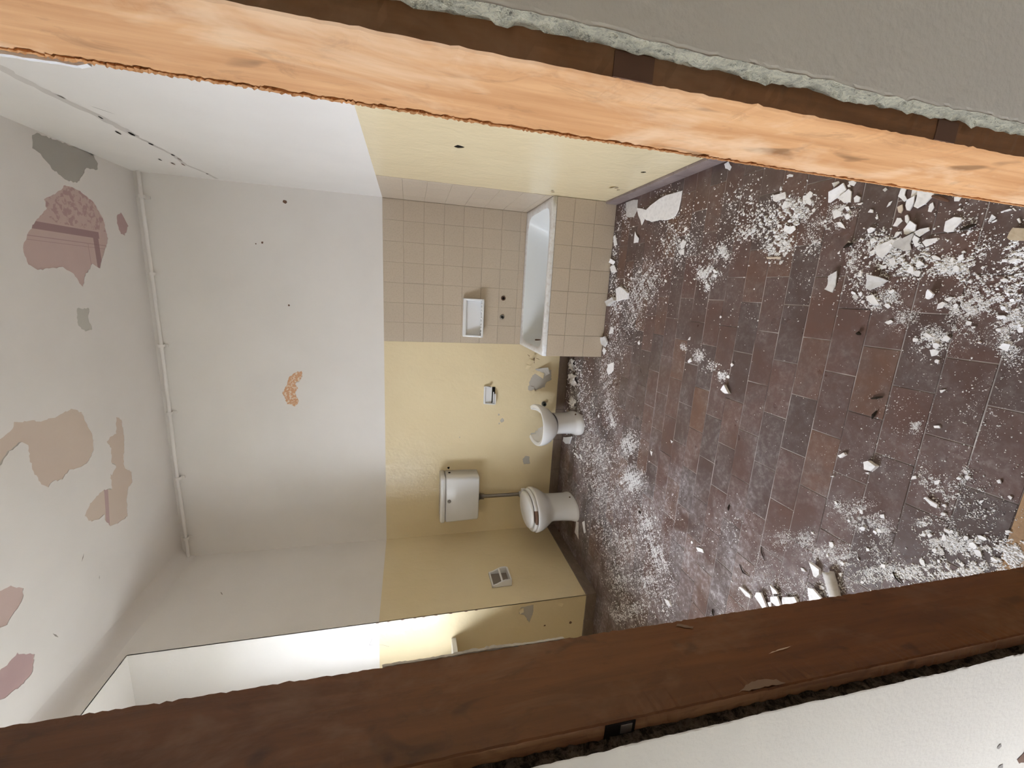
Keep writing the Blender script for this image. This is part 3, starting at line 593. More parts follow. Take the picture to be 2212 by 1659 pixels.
def skin(name, axis, val, side, outer, holes, m, parent, th=0.003):
    """a coat of paint or plaster of thickness th on a wall, with real holes where it has peeled off.
    side: +1/-1 = direction (along the axis) the painted face looks"""
    loops = [outer]+holes
    mb = MB(); front = []
    polys = [[Vector((a, b, 0)) for a, b in l] for l in loops]
    tris = tessellate_polygon(polys)
    flat = [p for l in loops for p in l]
    P = plane_pts(axis, val, flat)
    if True:
        fs = []
        for t in tris:
            a, b, c = [P[i] for i in t]; nrm = (b-a).cross(c-a)
            fs.append(tuple(t) if nrm[axis]*side > 0 else tuple(t[::-1]))
        mb.add(P, fs)
    B = plane_pts(axis, val-side*th, flat); n0 = 0
    for l in loops:
        n = len(l); vs = P[n0:n0+n]+B[n0:n0+n]
        mb.add(vs, [(i, (i+1) % n, (i+1) % n+n, i+n) for i in range(n)]); n0 += n
    return mb.build(name, m, parent)

def patch(name, axis, val, side, outline, m, parent, grow=0.008):
    """the older layer seen through a hole in the paint"""
    cx = sum(p[0] for p in outline)/len(outline); cy = sum(p[1] for p in outline)/len(outline)
    g = []
    for a, b in outline:
        d = math.hypot(a-cx, b-cy); k = (d+grow)/max(d, 1e-4); g.append((cx+(a-cx)*k, cy+(b-cy)*k))
    P = plane_pts(axis, val, g); tris = tessellate_polygon([[Vector((a, b, 0)) for a, b in g]])
    fs = []
    for t in tris:
        a, b, c = [P[i] for i in t]; fs.append(tuple(t) if (b-a).cross(c-a)[axis]*side > 0 else tuple(t[::-1]))
    mb = MB(); mb.add(P, fs); return mb.build(name, m, parent)

TH = 0.003
# ---- floor slab, floor tiles
fl = struct(MB().box(XW-0.1, XR+0.15, 0.625, YB+0.15, -0.14, -0.0018).build('floor', M['grout']))
PITCHY, LX = 0.1148, 0.2295
full = None; cands = []
row = -1; y = 0.628
rows = []
k = 0
while True:
    y0 = 0.739+PITCHY*(k-1); y1 = y0+PITCHY
    if y0 > YB: break
    off = (-0.343 if (k-1) % 2 == 0 else -0.2235)+0.0016*(k-1)
    n0 = int(math.floor((XW-off)/LX))-1
    xlim = XL if not (YN0 < (y0+y1)/2 < YC) else -2.85
    for n in range(n0, 30):
        x0 = off+n*LX; x1 = x0+LX
        a, b = max(x0, xlim+0.001), min(x1, XR-0.001); c, d = y0, min(y1, YB-0.001)
        if b-a < 0.01 or d-c < 0.01: continue
        if c > YT+0.02 and a > XT-0.05: continue
        if c > YT and b > XT: b = XT if a < XT-0.03 else b
        if b-a < 0.01: continue
        cands.append((a, b, c, d))
    k += 1
def tile_mesh(w, d):
    g, h, e = 0.0014, 0.010, 0.0012
    x, y = w/2-g, d/2-g
    mb = MB(); lo = [(-x,-y,-h),(x,-y,-h),(x,y,-h),(-x,y,-h)]; md = [(p[0], p[1], -e) for p in lo]
    tp = [(-x+e,-y+e,0),(x-e,-y+e,0),(x-e,y-e,0),(-x+e,y-e,0)]
    mb.add(lo+md+tp, [(0,1,5,4),(1,2,6,5),(2,3,7,6),(3,0,4,7),(4,5,9,8),(5,6,10,9),(6,7,11,10),(7,4,8,11),(8,9,10,11)])
    return mb
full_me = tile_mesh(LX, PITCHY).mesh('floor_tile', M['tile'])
def seen(c):
    x, y = (c[0]+c[1])/2, (c[2]+c[3])/2
    a = math.degrees(math.atan2(x, y)); return -48 < a < 21
vis = sorted([c for c in cands if seen(c)], key=lambda c: math.hypot((c[0]+c[1])/2, (c[2]+c[3])/2))
keep = vis[:296]; kept = set(keep); rest = [c for c in cands if c not in kept]
for c in keep:
    w, d = c[1]-c[0], c[3]-c[2]
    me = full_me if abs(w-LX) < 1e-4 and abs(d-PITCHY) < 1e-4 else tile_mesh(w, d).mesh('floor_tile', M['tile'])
    o = bpy.data.objects.new('floor_tile', me); COL.objects.link(o); o.parent = fl
    o.location = ((c[0]+c[1])/2, (c[2]+c[3])/2, random.uniform(-0.0007, 0.0006))
    o.rotation_euler = (random.uniform(-0.002, 0.002), random.uniform(-0.002, 0.002), random.uniform(-0.003, 0.003))
mb = MB()
for c in rest:
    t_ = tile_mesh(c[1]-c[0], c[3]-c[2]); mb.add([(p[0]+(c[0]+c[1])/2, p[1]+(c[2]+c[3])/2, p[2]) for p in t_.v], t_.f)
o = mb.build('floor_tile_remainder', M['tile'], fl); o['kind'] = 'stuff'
# threshold and corridor floor
th = struct(MB().box(-1.0, 0.6, 0.345, 0.6235, -0.14, 0.0).build('trim_1', M['threshold']))
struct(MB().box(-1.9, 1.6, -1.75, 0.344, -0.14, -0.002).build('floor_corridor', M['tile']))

# ---- ceiling
cl = struct(MB().box(XW-0.1, XR+0.15, 0.20, YB+0.15, HC+TH, HC+0.14).build('ceiling', M['bare']))
holes = {k_: ragged(v, 0.005, 0.014) for k_, v in CEIL.items()}
skin('ceiling_paint', 2, HC, -1, [(XL-0.001, YF), (XR, YF), (XR, YB), (XL-0.001, YB)], list(holes.values()), M['ceil'], cl, TH+0.0005)
pm = {'grey': 'bare_grey', 'pink': 'stencil', 'small': 'mauve', 'greysmall': 'bare_light', 'tan': 'tan', 'long': 'tan', 'pinktan': 'pinktan', 'mauve': 'mauve'}
pl_ = {'grey': 'grey bare patch in the ceiling corner', 'pink': 'patch of old pink stencilled border', 'small': 'small mauve patch', 'greysmall': 'small pale grey patch', 'tan': 'largest tan patch', 'long': 'long narrow tan patch', 'pinktan': 'pink patch', 'mauve': 'mauve patch'}
for k_, h_ in holes.items():
    patch('peeled_patch', 2, HC+TH-0.0006, -1, h_, M[pm[k_]], cl)['label'] = pl_[k_]
# mauve streak inside the long patch
patch('old_paint_streak', 2, HC+TH-0.0009, -1, [(-1.18,2.98),(-1.40,2.985),(-1.62,2.955),(-1.63,2.985),(-1.40,3.02),(-1.18,3.01)], M['mauve'], cl, 0.0)
for (x, y, l_, a) in ((-1.69,2.73,0.05,0.6),(-1.897,2.823,0.03,0.2),(-1.99,2.46,0.06,-0.5)):
    mb = MB(); c_, s_ = math.cos(a)*l_/2, math.sin(a)*l_/2
    mb.add([(x-c_,y-s_,HC-0.0006),(x+s_*0.15,y-c_*0.15,HC-0.0006),(x+c_,y+s_,HC-0.0006),(x-s_*0.15,y+c_*0.15,HC-0.0006)], [(0,1,2,3)])
    mb.build('scuff_mark', M['grime'], cl)
# cove along the window wall
P = []
for yy in np.linspace(YF, YB-0.001, 40):
    P.append([(XL+0.10*(1-math.sin(t_)), yy, HC-0.10*(1-math.cos(t_))) for t_ in np.linspace(0, math.pi/2, 8)])
struct(MB().grid(P).build('trim_2', M['ceil'], smooth=True))

# ---- back wall
wb = struct(MB().box(XL-0.2, XR+0.2, YB+TH, YB+0.16, -0.14, HC+0.14).build('wall_back', M['bare_light']))
ho = ragged(BACKP['orange'], 0.006, 0.010)
def disc(x, y, r, n=7): return [(x+r*random.uniform(.7, 1.2)*math.cos(i*2*math.pi/n), y+r*random.uniform(.7, 1.2)*math.sin(i*2*math.pi/n)) for i in range(n)]
specks = [disc(0.593, 2.434, 0.016), disc(0.279, 2.613, 0.010), disc(0.267, 2.658, 0.006), disc(-0.193, 2.451, 0.008)]
skin('white_paint', 1, YB, -1, [(XL, HP), (XR, HP), (XR, HC), (XL, HC)], [ho]+specks, M['white'], wb, TH+0.0005)
patch('peeled_patch', 1, YB+TH-0.0006, -1, ho, M['orange'], wb)['label'] = 'orange patch where the paint has flaked off'
for s_ in specks: patch('wall_hole', 1, YB+TH-0.0006, -1, s_, M['brownplastic'], wb, 0.003)
hp1, hp2 = ragged(BACKP['peel'], 0.005, 0.012), ragged(BACKP['peel2'], 0.003, 0.012)
sp2 = [disc(-1.208, 0.628, 0.022, 9), disc(-1.676, 1.135, 0.014), disc(-1.367, 1.036, 0.006), disc(-1.150, 0.664, 0.010), disc(-1.240, 0.656, 0.009)]
skin('yellow_paint', 1, YB, -1, [(XL, 0.0), (XT-0.0005, 0.0), (XT-0.0005, HP), (XL, HP)], [hp1, hp2]+sp2, M['yellow'], wb, TH+0.0005)
patch('peeled_patch', 1, YB+TH-0.0006, -1, hp1, M['bare'], wb)['label'] = 'grey patch where the yellow paint has peeled'
patch('peeled_patch', 1, YB+TH-0.0006, -1, hp2, M['bare'], wb)
for i, s_ in enumerate(sp2): patch('wall_hole', 1, YB+TH-0.0006, -1, s_, M['dark'] if i == 1 else M['bare'], wb, 0.003)
# curled paint flaps round the big peel
def flap(parent, pts, axis, val, side, m, lift):
    """a curling tongue of paint still fixed along its first edge: pts = base a, base b, tip, tip"""
    a, b, c, d = [Vector(p) for p in plane_pts(axis, val, pts)]
    n = Vector((0, 0, 0)); n[axis] = side; P = []
    for i in range(5):
        t_ = i/4; h_ = lift*t_**1.6
        P.append([a.lerp(d, t_)+n*(h_+0.0006), b.lerp(c, t_)+n*(h_*0.8+0.0006)])
    o = MB().grid(P).build('paint_flap', m, parent); md = o.modifiers.new('s', 'SOLIDIFY'); md.thickness = 0.0008; return o
BPf = [((-0.545,0.36),(-0.585,0.40),(-0.60,0.375),(-0.57,0.33)), ((-0.60,0.40),(-0.64,0.43),(-0.66,0.39),(-0.62,0.345)), ((-0.66,0.42),(-0.70,0.43),(-0.705,0.40),(-0.665,0.375)),
       ((-0.72,0.365),(-0.71,0.31),(-0.74,0.24),(-0.79,0.25)), ((-0.90,0.33),(-0.93,0.37),(-0.955,0.34),(-0.925,0.31)), ((-0.93,0.30),(-0.94,0.34),(-0.90,0.30),(-0.885,0.275)), ((-0.53,0.30),(-0.56,0.28),(-0.55,0.25),(-0.52,0.26))]
for p in BPf: flap(wb, p, 1, YB, -1, M['yellow'], 0.022)
# the big flap of paint that hangs folded down, showing its grey back
flap(wb, ((-0.700,0.330),(-0.780,0.235),(-0.735,0.190),(-0.675,0.215)), 1, YB, -1, M['bare'], 0.045)
for a_ in ((-0.575,0.395,0.06,0.006,0.9),(-0.61,0.345,0.08,0.010,0.1),(-0.64,0.37,0.05,0.006,-0.8),(-0.60,0.31,0.05,0.006,1.2),(-0.90,0.315,0.06,0.006,0.6),(-0.87,0.345,0.05,0.005,1.4),(-0.54,0.265,0.04,0.005,0.4)):
    sl = [(a_[0]+u_*a_[2]/2*math.cos(a_[4])-v_*a_[3]/2*math.sin(a_[4]), a_[1]+u_*a_[2]/2*math.sin(a_[4])+v_*a_[3]/2*math.cos(a_[4])) for u_, v_ in ((-1,0),(-.4,.8),(.3,.7),(1,0),(.4,-.9),(-.5,-.6))]
    patch('crack_and_flap_gap', 1, YB-0.0005, -1, sl, M['brownplastic'], wb, 0)  # dark slivers that paint the shade in the gaps beside the flaps
# tiles of the bath surround
def wtiles(parent, axis, val, side, a0, a1, b1, b0, step, from_a0=True, gap=0.0011, h=0.004):
    """square wall tiles from b1 down to b0, columns starting at a0 (or a1)"""
    nx = int(math.ceil(abs(a1-a0)/step-0.02))
    for i in range(nx):
        u0 = a0+i*step if from_a0 else a1-(i+1)*step
        u1 = u0+step; u0, u1 = max(u0, min(a0, a1)), min(u1, max(a0, a1))
        v1 = b1
        while v1-b0 > 0.012:
            v0 = max(v1-step, b0); g = gap/2; e = 0.0012
            q = [(u0+g, v0+g), (u1-g, v0+g), (u1-g, v1-g), (u0+g, v1-g)]; qi = [(u0+g+e, v0+g+e), (u1-g-e, v0+g+e), (u1-g-e, v1-g-e), (u0+g+e, v1-g-e)]
            dz = random.uniform(-0.0004, 0.0004)
            lo = plane_pts(axis, val-side*h, q); md = plane_pts(axis, val-side*e+side*dz, q); tp = plane_pts(axis, val+side*dz, qi)
            mb = MB(); mb.add(lo+md+tp, [(0,1,5,4),(1,2,6,5),(2,3,7,6),(3,0,4,7),(4,5,9,8),(5,6,10,9),(6,7,11,10),(7,4,8,11),(8,9,10,11)])
            mb.build('wall_tile', M['wtile'], parent); v1 = v0
STEP = (XR-XT)/7
patch('tile_bed', 1, YB+0.0012, -1, [(XT, 0.40), (XR, 0.40), (XR, HP), (XT, HP)], M['wgrout'], wb, 0)
wtiles(wb, 1, YB-0.003, -1, XT, XR-0.004, HP, HT-0.09, STEP)

# ---- right wall
wr = struct(MB().box(XR+TH, XR+0.16, 0.38, YB+0.16, -0.14, HC+0.14).build('wall_right', M['bare_light']))
YE = 3.048
skin('white_paint', 0, XR, -1, [(YF, HP), (YB, HP), (YB, HC), (YF, HC)], [], M['white'], wr, TH+0.0005)
rh = [disc(2.287, 1.26, 0.024, 9), disc(2.289, 0.227, 0.016), disc(2.66, 0.2, 0.018), disc(2.914, 0.55, 0.012), disc(2.95, 0.535, 0.014), disc(2.70, 0.165, 0.012)]
skin('yellow_paint', 0, XR, -1, [(YF, 0.0), (YE, 0.0), (YE, HP), (YF, HP)], rh, M['yellow'], wr, TH+0.0005)
for i, s_ in enumerate(rh): patch('wall_hole', 0, XR+TH-0.0006, -1, s_, M['dark'] if i in (0, 1, 3) else M['brownplastic'], wr, 0.003)
flap(wr, ((2.62,0.205),(2.68,0.21),(2.67,0.255),(2.64,0.25)), 0, XR, -1, M['yellow'], 0.012)
patch('tile_bed', 0, XR+0.0012, -1, [(YE, 0.40), (YB, 0.40), (YB, HP), (YE, HP)], M['wgrout'], wr, 0)
wtiles(wr, 0, XR-0.003, -1, YE, YB-0.004, HP, HT-0.09, STEP, False)
# the crack under the ceiling: a band of filler and dark gaps
ck = [(2.05,2.945),(2.21,2.946),(2.331,2.937),(2.559,2.904),(2.778,2.905),(2.934,2.893),(3.128,2.879),(3.351,2.915),(3.557,2.872),(3.735,2.872)]
mb = MB(); pts = []
for i in range(len(ck)-1):
    for t_ in np.linspace(0, 1, 6, endpoint=False): pts.append((ck[i][0]+(ck[i+1][0]-ck[i][0])*t_, ck[i][1]+(ck[i+1][1]-ck[i][1])*t_+random.uniform(-.004, .004)))
P = []
for i, (a, b) in enumerate(pts):
    w = (0.022 if i < 26 else 0.011)*random.uniform(.7, 1.2); P.append([(XR-0.0006, a, b-w), (XR-0.0009, a, b), (XR-0.0006, a, b+w)])
mb.grid(P).build('filled_crack', M['crackfill'], wr)
def sliver(parent, axis, val, a, b, l_, w, ang, m, name='crack_and_flap_gap'):
    n = 8; q = []
    for i in range(n):
        t_ = i*2*math.pi/n; u, v = math.cos(t_)*l_/2*random.uniform(.75, 1), math.sin(t_)*w/2*random.uniform(.6, 1)
        q.append((a+u*math.cos(ang)-v*math.sin(ang), b+u*math.sin(ang)+v*math.cos(ang)))
    return patch(name, axis, val, -1, q, m, parent, 0)
for a, b, l_, w, ang, m in ((2.345,2.914,0.05,0.010,-0.1,'grime'),(2.44,2.83,0.10,0.006,-0.6,'grime'),(2.559,2.904,0.05,0.014,0.1,'dark'),(2.785,2.962,0.06,0.016,0.1,'darkbrown'),(2.778,2.900,0.07,0.024,0.1,'dark'),(2.934,2.893,0.05,0.022,0,'dark'),
                       (3.128,2.879,0.05,0.020,0.1,'dark'),(3.287,3.021,0.05,0.014,0.1,'darkbrown'),(3.351,2.925,0.07,0.014,0.1,'rust'),(3.36,2.985,0.06,0.014,0,'rust'),(3.22,2.885,0.10,0.008,0.1,'rust'),(3.557,2.872,0.04,0.014,0,'darkbrown')):
    sliver(wr, 0, XR-0.0028, a, b, l_, w, ang, M[m])

# ---- left wall with the window niche
wl = struct(empty('wall_left', (XL, 2.0, 0)))
def at(o): return o
def lw(mb, name, m):
    o = mb.build(name, m); o.parent = wl; o.matrix_parent_inverse = Matrix.Translation((-XL, -2.0, 0)); return o
lw(MB().box(XL-0.75, XL-TH, YC+TH, YB+0.16, -0.14, HC+0.14), 'masonry', M['bare_light'])
lw(MB().box(XL-0.75, XL-TH, 0.38, YN0, -0.14, HC+0.14), 'masonry', M['bare_light'])
lw(MB().box(XL-0.75, XL-TH, YN0, YC+TH, HTOP+TH, HC+0.14), 'masonry', M['bare_light'])
lw(MB().box(XW-0.12, -2.853, YN0, YC+TH, -0.14, SILL-0.036), 'masonry', M['yellow'])
wlr = wl
class _W: pass
def lskin(*a, **k):
    o = skin(*a, **k); o.parent = wl; o.matrix_parent_inverse = Matrix.Translation((-XL, -2.0, 0)); return o
# (near the head of the niche the wall goes on above it)
up = [(YF, HP), (YN0, HP), (YN0, HTOP), (YC, HTOP), (YC, HP), (YB, HP), (YB, HC), (YF, HC)]
lskin('white_paint', 0, XL, 1, up, [], M['white'], None, TH+0.0005)
lskin('yellow_paint', 0, XL, 1, [(YC, 0.0), (YB, 0.0), (YB, HP), (YC, HP)], [], M['yellow'], None, TH+0.0005)
lskin('yellow_paint', 0, XL, 1, [(YF, 0.0), (YN0, 0.0), (YN0, HP), (YF, HP)], [], M['yellow'], None, TH+0.0005)
XB = XW-0.11
rv = ragged(REVP, 0.004, 0.012)
rs = [disc(-2.449, 0.301, 0.016), disc(-2.636, 0.205, 0.013), disc(-2.782, 0.575, 0.016), disc(-2.63, 0.429, 0.010)]
lskin('white_paint', 1, YC, -1, [(XB, HP), (XL, HP), (XL, HTOP), (XB, HTOP)], [], M['white'], None, TH+0.0005)
lskin('yellow_paint', 1, YC, -1, [(XB, 0.0), (XL, 0.0), (XL, HP), (XB, HP)], [rv]+rs, M['yellow'], None, TH+0.0005)
lskin('white_paint', 1, YN0, 1, [(XB, HP), (XL, HP), (XL, HTOP), (XB, HTOP)], [], M['white'], None, TH+0.0005)
lskin('yellow_paint', 1, YN0, 1, [(XB, 0.0), (XL, 0.0), (XL, HP), (XB, HP)], [], M['yellow'], None, TH+0.0005)
lskin('white_paint', 2, HTOP, -1, [(XB, YN0), (XL, YN0), (XL, YC), (XB, YC)], [], M['white'], None, TH+0.0005)
def lp(o): o.parent = wl; o.matrix_parent_inverse = Matrix.Translation((-XL, -2.0, 0)); return o
lp(patch('peeled_patch', 1, YC+TH-0.0006, -1, rv, M['bare'], None))['label'] = 'grey patch where the yellow paint has peeled'
for i, s_ in enumerate(rs): lp(patch('wall_hole', 1, YC+TH-0.0006, -1, s_, M['brownplastic'], None, 0.003))
for p in (((-2.42,0.335),(-2.45,0.34),(-2.46,0.30),(-2.43,0.285)), ((-2.43,0.62),(-2.44,0.66),(-2.475,0.65),(-2.46,0.62)), ((-2.77,0.60),(-2.79,0.61),(-2.80,0.565),(-2.78,0.56))):
    lp(flap(None, p, 1, YC, -1, M['yellow'], 0.014))
lp(sliver(None, 0, XL+0.0008, 3.201, 2.912, 0.05, 0.008, 0.6, M['grime'], 'scuff_mark'))
for a in (((-2.521,1.764),(-2.574,1.785)), ((-2.574,1.785),(-2.580,1.735)), ((-2.580,1.735),(-2.590,1.69)), ((-2.590,1.69),(-2.614,1.645))):
    (x0, z0), (x1, z1) = a; dx, dz = x1-x0, z1-z0; L = math.hypot(dx, dz); nx, nz = -dz/L*0.0012, dx/L*0.0012
    lp(MB().add([(x0+nx,YC-0.0006,z0+nz),(x1+nx,YC-0.0006,z1+nz),(x1-nx,YC-0.0006,z1-nz),(x0-nx,YC-0.0006,z0-nz)], [(0,1,2,3)]).build('pencil_line', M['grime'], None))
for i in range(9):     # chipped arris of the niche
    z = 1.02+0.09*i+random.uniform(-.03, .03)
    lp(sliver(None, 1, YC-0.0007, XL-0.006, z, 0.03, 0.008, 1.5, M['brownplastic'], 'chipped_edge'))

# ---- window
wi = struct(empty('window_1', (XW, (YN0+YC)/2, SILL)))
def wp_(mb, name, m, **k):
    o = mb.build(name, m, **k); o.parent = wi; o.matrix_parent_inverse = Matrix.Translation((-XW, -(YN0+YC)/2, -SILL)); return o
W0, W1, WZ0, WZ1 = YN0+0.07, 2.10, SILL, 2.70
o = wp_(MB().box(XW-0.06, -2.616, YN0, YC, SILL-0.036, SILL), 'window_sill', M['ceramic'], bevel=0.004); o['label'] = 'white marble sill slab'
wp_(MB().box(XW-0.30, XW+0.02, W0-0.05, W1+0.05, WZ1, HTOP+0.01), 'head_panel', M['white'])
wp_(MB().box(XW-0.30, XW+0.02, W1+0.05, YC, 0.0, HTOP+0.01), 'side_pier', M['white'])
wp_(MB().box(XW-0.30, XW+0.02, YN0, W0-0.05, 0.0, HTOP+0.01), 'side_pier', M['white'])
fr = MB()
fr.box(XW-0.06, XW+0.02, W0-0.05, W0, WZ0, WZ1).box(XW-0.06, XW+0.02, W1, W1+0.05, WZ0, WZ1)
fr.box(XW-0.06, XW+0.02, W0, W1, WZ0, WZ0+0.05).box(XW-0.06, XW+0.02, W0, W1, WZ1-0.05, WZ1).box(XW-0.06, XW+0.02, (W0+W1)/2-0.03, (W0+W1)/2+0.03, WZ0+0.05, WZ1-0.05)
wp_(fr, 'window_frame', M['frame_paint'])
for a, b in ((W0, (W0+W1)/2-0.03), ((W0+W1)/2+0.03, W1)):
    wp_(MB().box(XW-0.022, XW-0.018, a, b, WZ0+0.05, WZ1-0.05), 'pane', M['glass'])

# ---- baseboards
def board(name, parts, m):
    e = struct(empty(name, (0, 0, 0)))
    for p in parts: MB().box(*p).build('skirting_slab', m, e, bevel=0.003)
    return e
BT = 0.0904
def runx(a, b, y0, y1, n): return [(a+(b-a)*i/n+0.0007, a+(b-a)*(i+1)/n-0.0007, y0, y1, 0.0, BT+random.uniform(-.001, .001)) for i in range(n)]
def runy(a, b, x0, x1, n): return [(x0, x1, a+(b-a)*i/n+0.0007, a+(b-a)*(i+1)/n-0.0007, 0.0, BT+random.uniform(-.001, .001)) for i in range(n)]
board('baseboard_back', runx(XL+0.012, XT-0.001, YB-0.011, YB-0.0005, 6), M['skirt'])
board('baseboard_left', runy(YC-0.012, YB-0.0005, XL+0.0005, XL+0.012, 4)+runx(-2.853, XL-0.001, YC-0.012, YC-0.0005, 2), M['skirt'])
board('baseboard_right', runy(YF+0.01, YT-0.002, XR-0.018, XR-0.0005, 9), M['skirt_r'])

# ---- the wall with the door opening, corridor behind the camera
def ragstrip(P_edge, steps, noise):
    pass
YWR, YWL = 0.368, 0.380
XPR, XPL = 0.2145, -0.5795
wn = struct(empty('wall_near', (0, YN, 0)))
def np_(o): o.parent = wn; o.matrix_parent_inverse = Matrix.Translation((0, -YN, 0)); return o
HH = 2.12
np_(MB().box(XPR+0.012, XR+0.16, YWR+0.004, YF, -0.14, HC+0.14).build('masonry', M['bare_light']))
np_(MB().box(XL-0.1, XPL-0.012, YWL+0.004, YF, -0.14, HC+0.14).build('masonry', M['bare_light']))
np_(MB().box(XPL-0.012, XPR+0.012, YWL+0.004, YF, HH+0.05, HC+0.14).build('masonry', M['bare_light']))
zs = np.linspace(0.0, HC, 420)
def wob(z, ph, amp): return amp*(math.sin(z*9.1+ph)*0.4+math.sin(z*27.3+ph*2)*0.3+math.sin(z*61+ph*3)*0.2)+random.gauss(0, amp*0.28)
# right: painted face + broken edge
edge = [XPR+wob(z, 1.0, 0.0022) for z in zs]
P = [[(e, YWR+random.uniform(0, .0012), z), (e+0.0035, YWR, z), (e+0.03, YWR, z), (1.6, YWR, z)] for e, z in zip(edge, zs)]
np_(MB().grid(P).build('corridor_paint', M['near'], None))
P = []
for e, z in zip(edge, zs):
    P.append([(e+0.016, YF-0.002, z), (e+0.004, YN+0.001, z)]+[(e+random.gauss(0, 0.0016)+0.0015*math.sin(q*3), YN-(YN-YWR)*q, z+random.uniform(-.002, .002)) for q in (0.2, 0.4, 0.6, 0.8)]+[(e, YWR, z)])
np_(MB().grid(P).build('broken_plaster_edge', M['broken'], None))
edge = [XPL-wob(z, 2.0, 0.0022) for z in zs]
P = [[(-1.95, YWL, z), (e-0.03, YWL, z), (e-0.0035, YWL, z), (e, YWL+random.uniform(0, .0012), z)] for e, z in zip(edge, zs)]
np_(MB().grid(P).build('corridor_paint', M['near'], None))
P = []
for e, z in zip(edge, zs):
    P.append([(e, YWL, z)]+[(e+random.gauss(0, 0.0014), YWL+(YN+0.004-YWL)*q, z+random.uniform(-.002, .002)) for q in (0.25, 0.5, 0.75)]+[(e-0.004, YN+0.006, z), (e-0.016, YF-0.002, z)])
np_(MB().grid(P).build('broken_plaster_edge', M['brokenshade'], None))
# damaged patch low on the corridor face, left
for (x, z, r_) in ((-0.85, 0.30, 0.022), (-0.90, 0.33, 0.018), (-0.83, 0.245, 0.012), (-0.80, 0.40, 0.006), (-0.93, 0.26, 0.02), (-0.86, 0.37, 0.008)):
    d_ = disc(x, z, r_, 11); np_(patch('chipped_patch', 1, YWL-0.0008, -1, d_, M['brownplastic'] if r_ > .015 else M['grime'], None, 0))
# room-side face of that wall
np_(skin('white_paint', 1, YF+0.0035, 1, [(XL, HP), (XPL-0.03, HP), (XPL-0.03, HH+0.1), (XPR+0.03, HH+0.1), (XPR+0.03, HP), (XR, HP), (XR, HC), (XL, HC)], [], M['white'], None))
np_(skin('yellow_paint', 1, YF+0.0035, 1, [(XL, 0), (XPL-0.03, 0), (XPL-0.03, HP), (XL, HP)], [], M['yellow'], None))
np_(skin('yellow_paint', 1, YF+0.0035, 1, [(XPR+0.03, 0), (XR, 0), (XR, HP), (XPR+0.03, HP)], [], M['yellow'], None))

# ---- door lining (the door and its architrave are gone)
dr = struct(empty('door_1', ((XJL+XJR)/2, YN, 0)))
def dp(o): o.parent = dr; o.matrix_parent_inverse = Matrix.Translation((-(XJL+XJR)/2, -YN, 0)); return o
def jamb(x, s, back, near_m, face_m, frag):
    """s=+1: the lining's face looks towards -x (right jamb); back = x of its hidden side"""
    zs = np.linspace(0.0, HH, 300); face, nearf = [], []
    for z in zs:
        f0 = x+s*abs(random.gauss(0, 0.0006)+wob(z, 4+s, 0.0006))                 # near arris
        ff = x+s*(frag*abs(random.gauss(0, 1.0)))                               # torn far arris
        yfar = YF+random.gauss(0, frag*1.2)
        r_ = [(f0+s*0.0015, YN, z), (f0, YN+0.0025, z)]
        for q in (0.25, 0.5, 0.75): r_.append((x+s*0.0006*math.sin(z*7+q*5), YN+(YF-YN)*q, z))
        r_ += [(x+s*0.0005, YF-0.008, z), (ff, yfar, z), (x+s*0.012, YF+0.0005, z)]
        face.append(r_)
        nearf.append([(back, YN+random.uniform(0, .001), z), ((back+x)/2, YN+random.gauss(0, .0005), z), (f0+s*0.0015, YN, z)])
    dp(MB().grid(face).build('jamb', face_m, None))
    dp(MB().grid(nearf).build('jamb_front_edge', near_m, None))
jamb(XJR, 1, XPR+0.006, M['edgewood'], M['pine'], 0.0016)
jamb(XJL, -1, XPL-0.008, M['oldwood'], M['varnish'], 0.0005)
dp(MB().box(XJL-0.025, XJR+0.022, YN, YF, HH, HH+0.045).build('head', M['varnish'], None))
# torn fibres along the far arris of the pale lining
P = []
for z in np.linspace(0.0, HH-0.002, 900):
    amp = 0.35+0.65*max(0, math.sin(z*2.1-2.0)) if z > 0.9 else 0.3
    w = (0.0015+0.0055*amp*abs(math.sin(z*41)*0.3+math.sin(z*97+1)*0.3+random.gauss(0, .35)))
    P.append([(XJR+0.004, YF-0.0005, z), (XJR-0.0004-0.0012*random.random()*amp, YF-w, z), (XJR-0.0012-0.0022*random.random()*amp, YF-w*0.3, z+random.uniform(-.001, .001)), (XJR-0.001*random.random()*amp, YF+0.0008, z), (XJR+0.006, YF+0.001, z)])
dp(MB().grid(P).build('torn_edge', M['torn'], None))
# hinge mortices and knots on the right front edge; mortice on the left one
for z in (0.906, 1.306):
    dp(MB().box(XJR+0.002, XPR+0.002, YN-0.0012, YN+0.002, z-(0.016 if z < 1 else 0.024), z+0.016).build('hinge_mortice', M['rust'], None))
dp(MB().box(XPL-0.004, XJL-0.003, YN-0.0012, YN+0.002, 1.20, 1.245).build('hinge_mortice', M['dark'], None))
dp(MB().box(XPL+0.003, XJL-0.006, YN-0.0020, YN+0.002, 1.205, 1.222).build('hinge_screw', M['chrome'], None))
# scrapes on the left jamb
def jpatch(name, x, side, pts, m): return dp(patch(name, 0, x, side, pts, m, None, 0))
jpatch('scrape_mark', XJL+0.0012, 1, ragged([(0.446, 0.928), (0.449, 0.918), (0.4535, 0.868), (0.4505, 0.885)], .0006, .006), M['flaketan'])
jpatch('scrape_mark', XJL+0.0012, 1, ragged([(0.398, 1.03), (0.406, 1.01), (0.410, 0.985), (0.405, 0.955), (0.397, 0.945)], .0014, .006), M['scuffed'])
jpatch('scrape_mark', XJL+0.0012, 1, ragged([(0.527, 1.045), (0.531, 1.04), (0.520, 1.015), (0.516, 1.02)], .0012, .005), M['scuffed'])
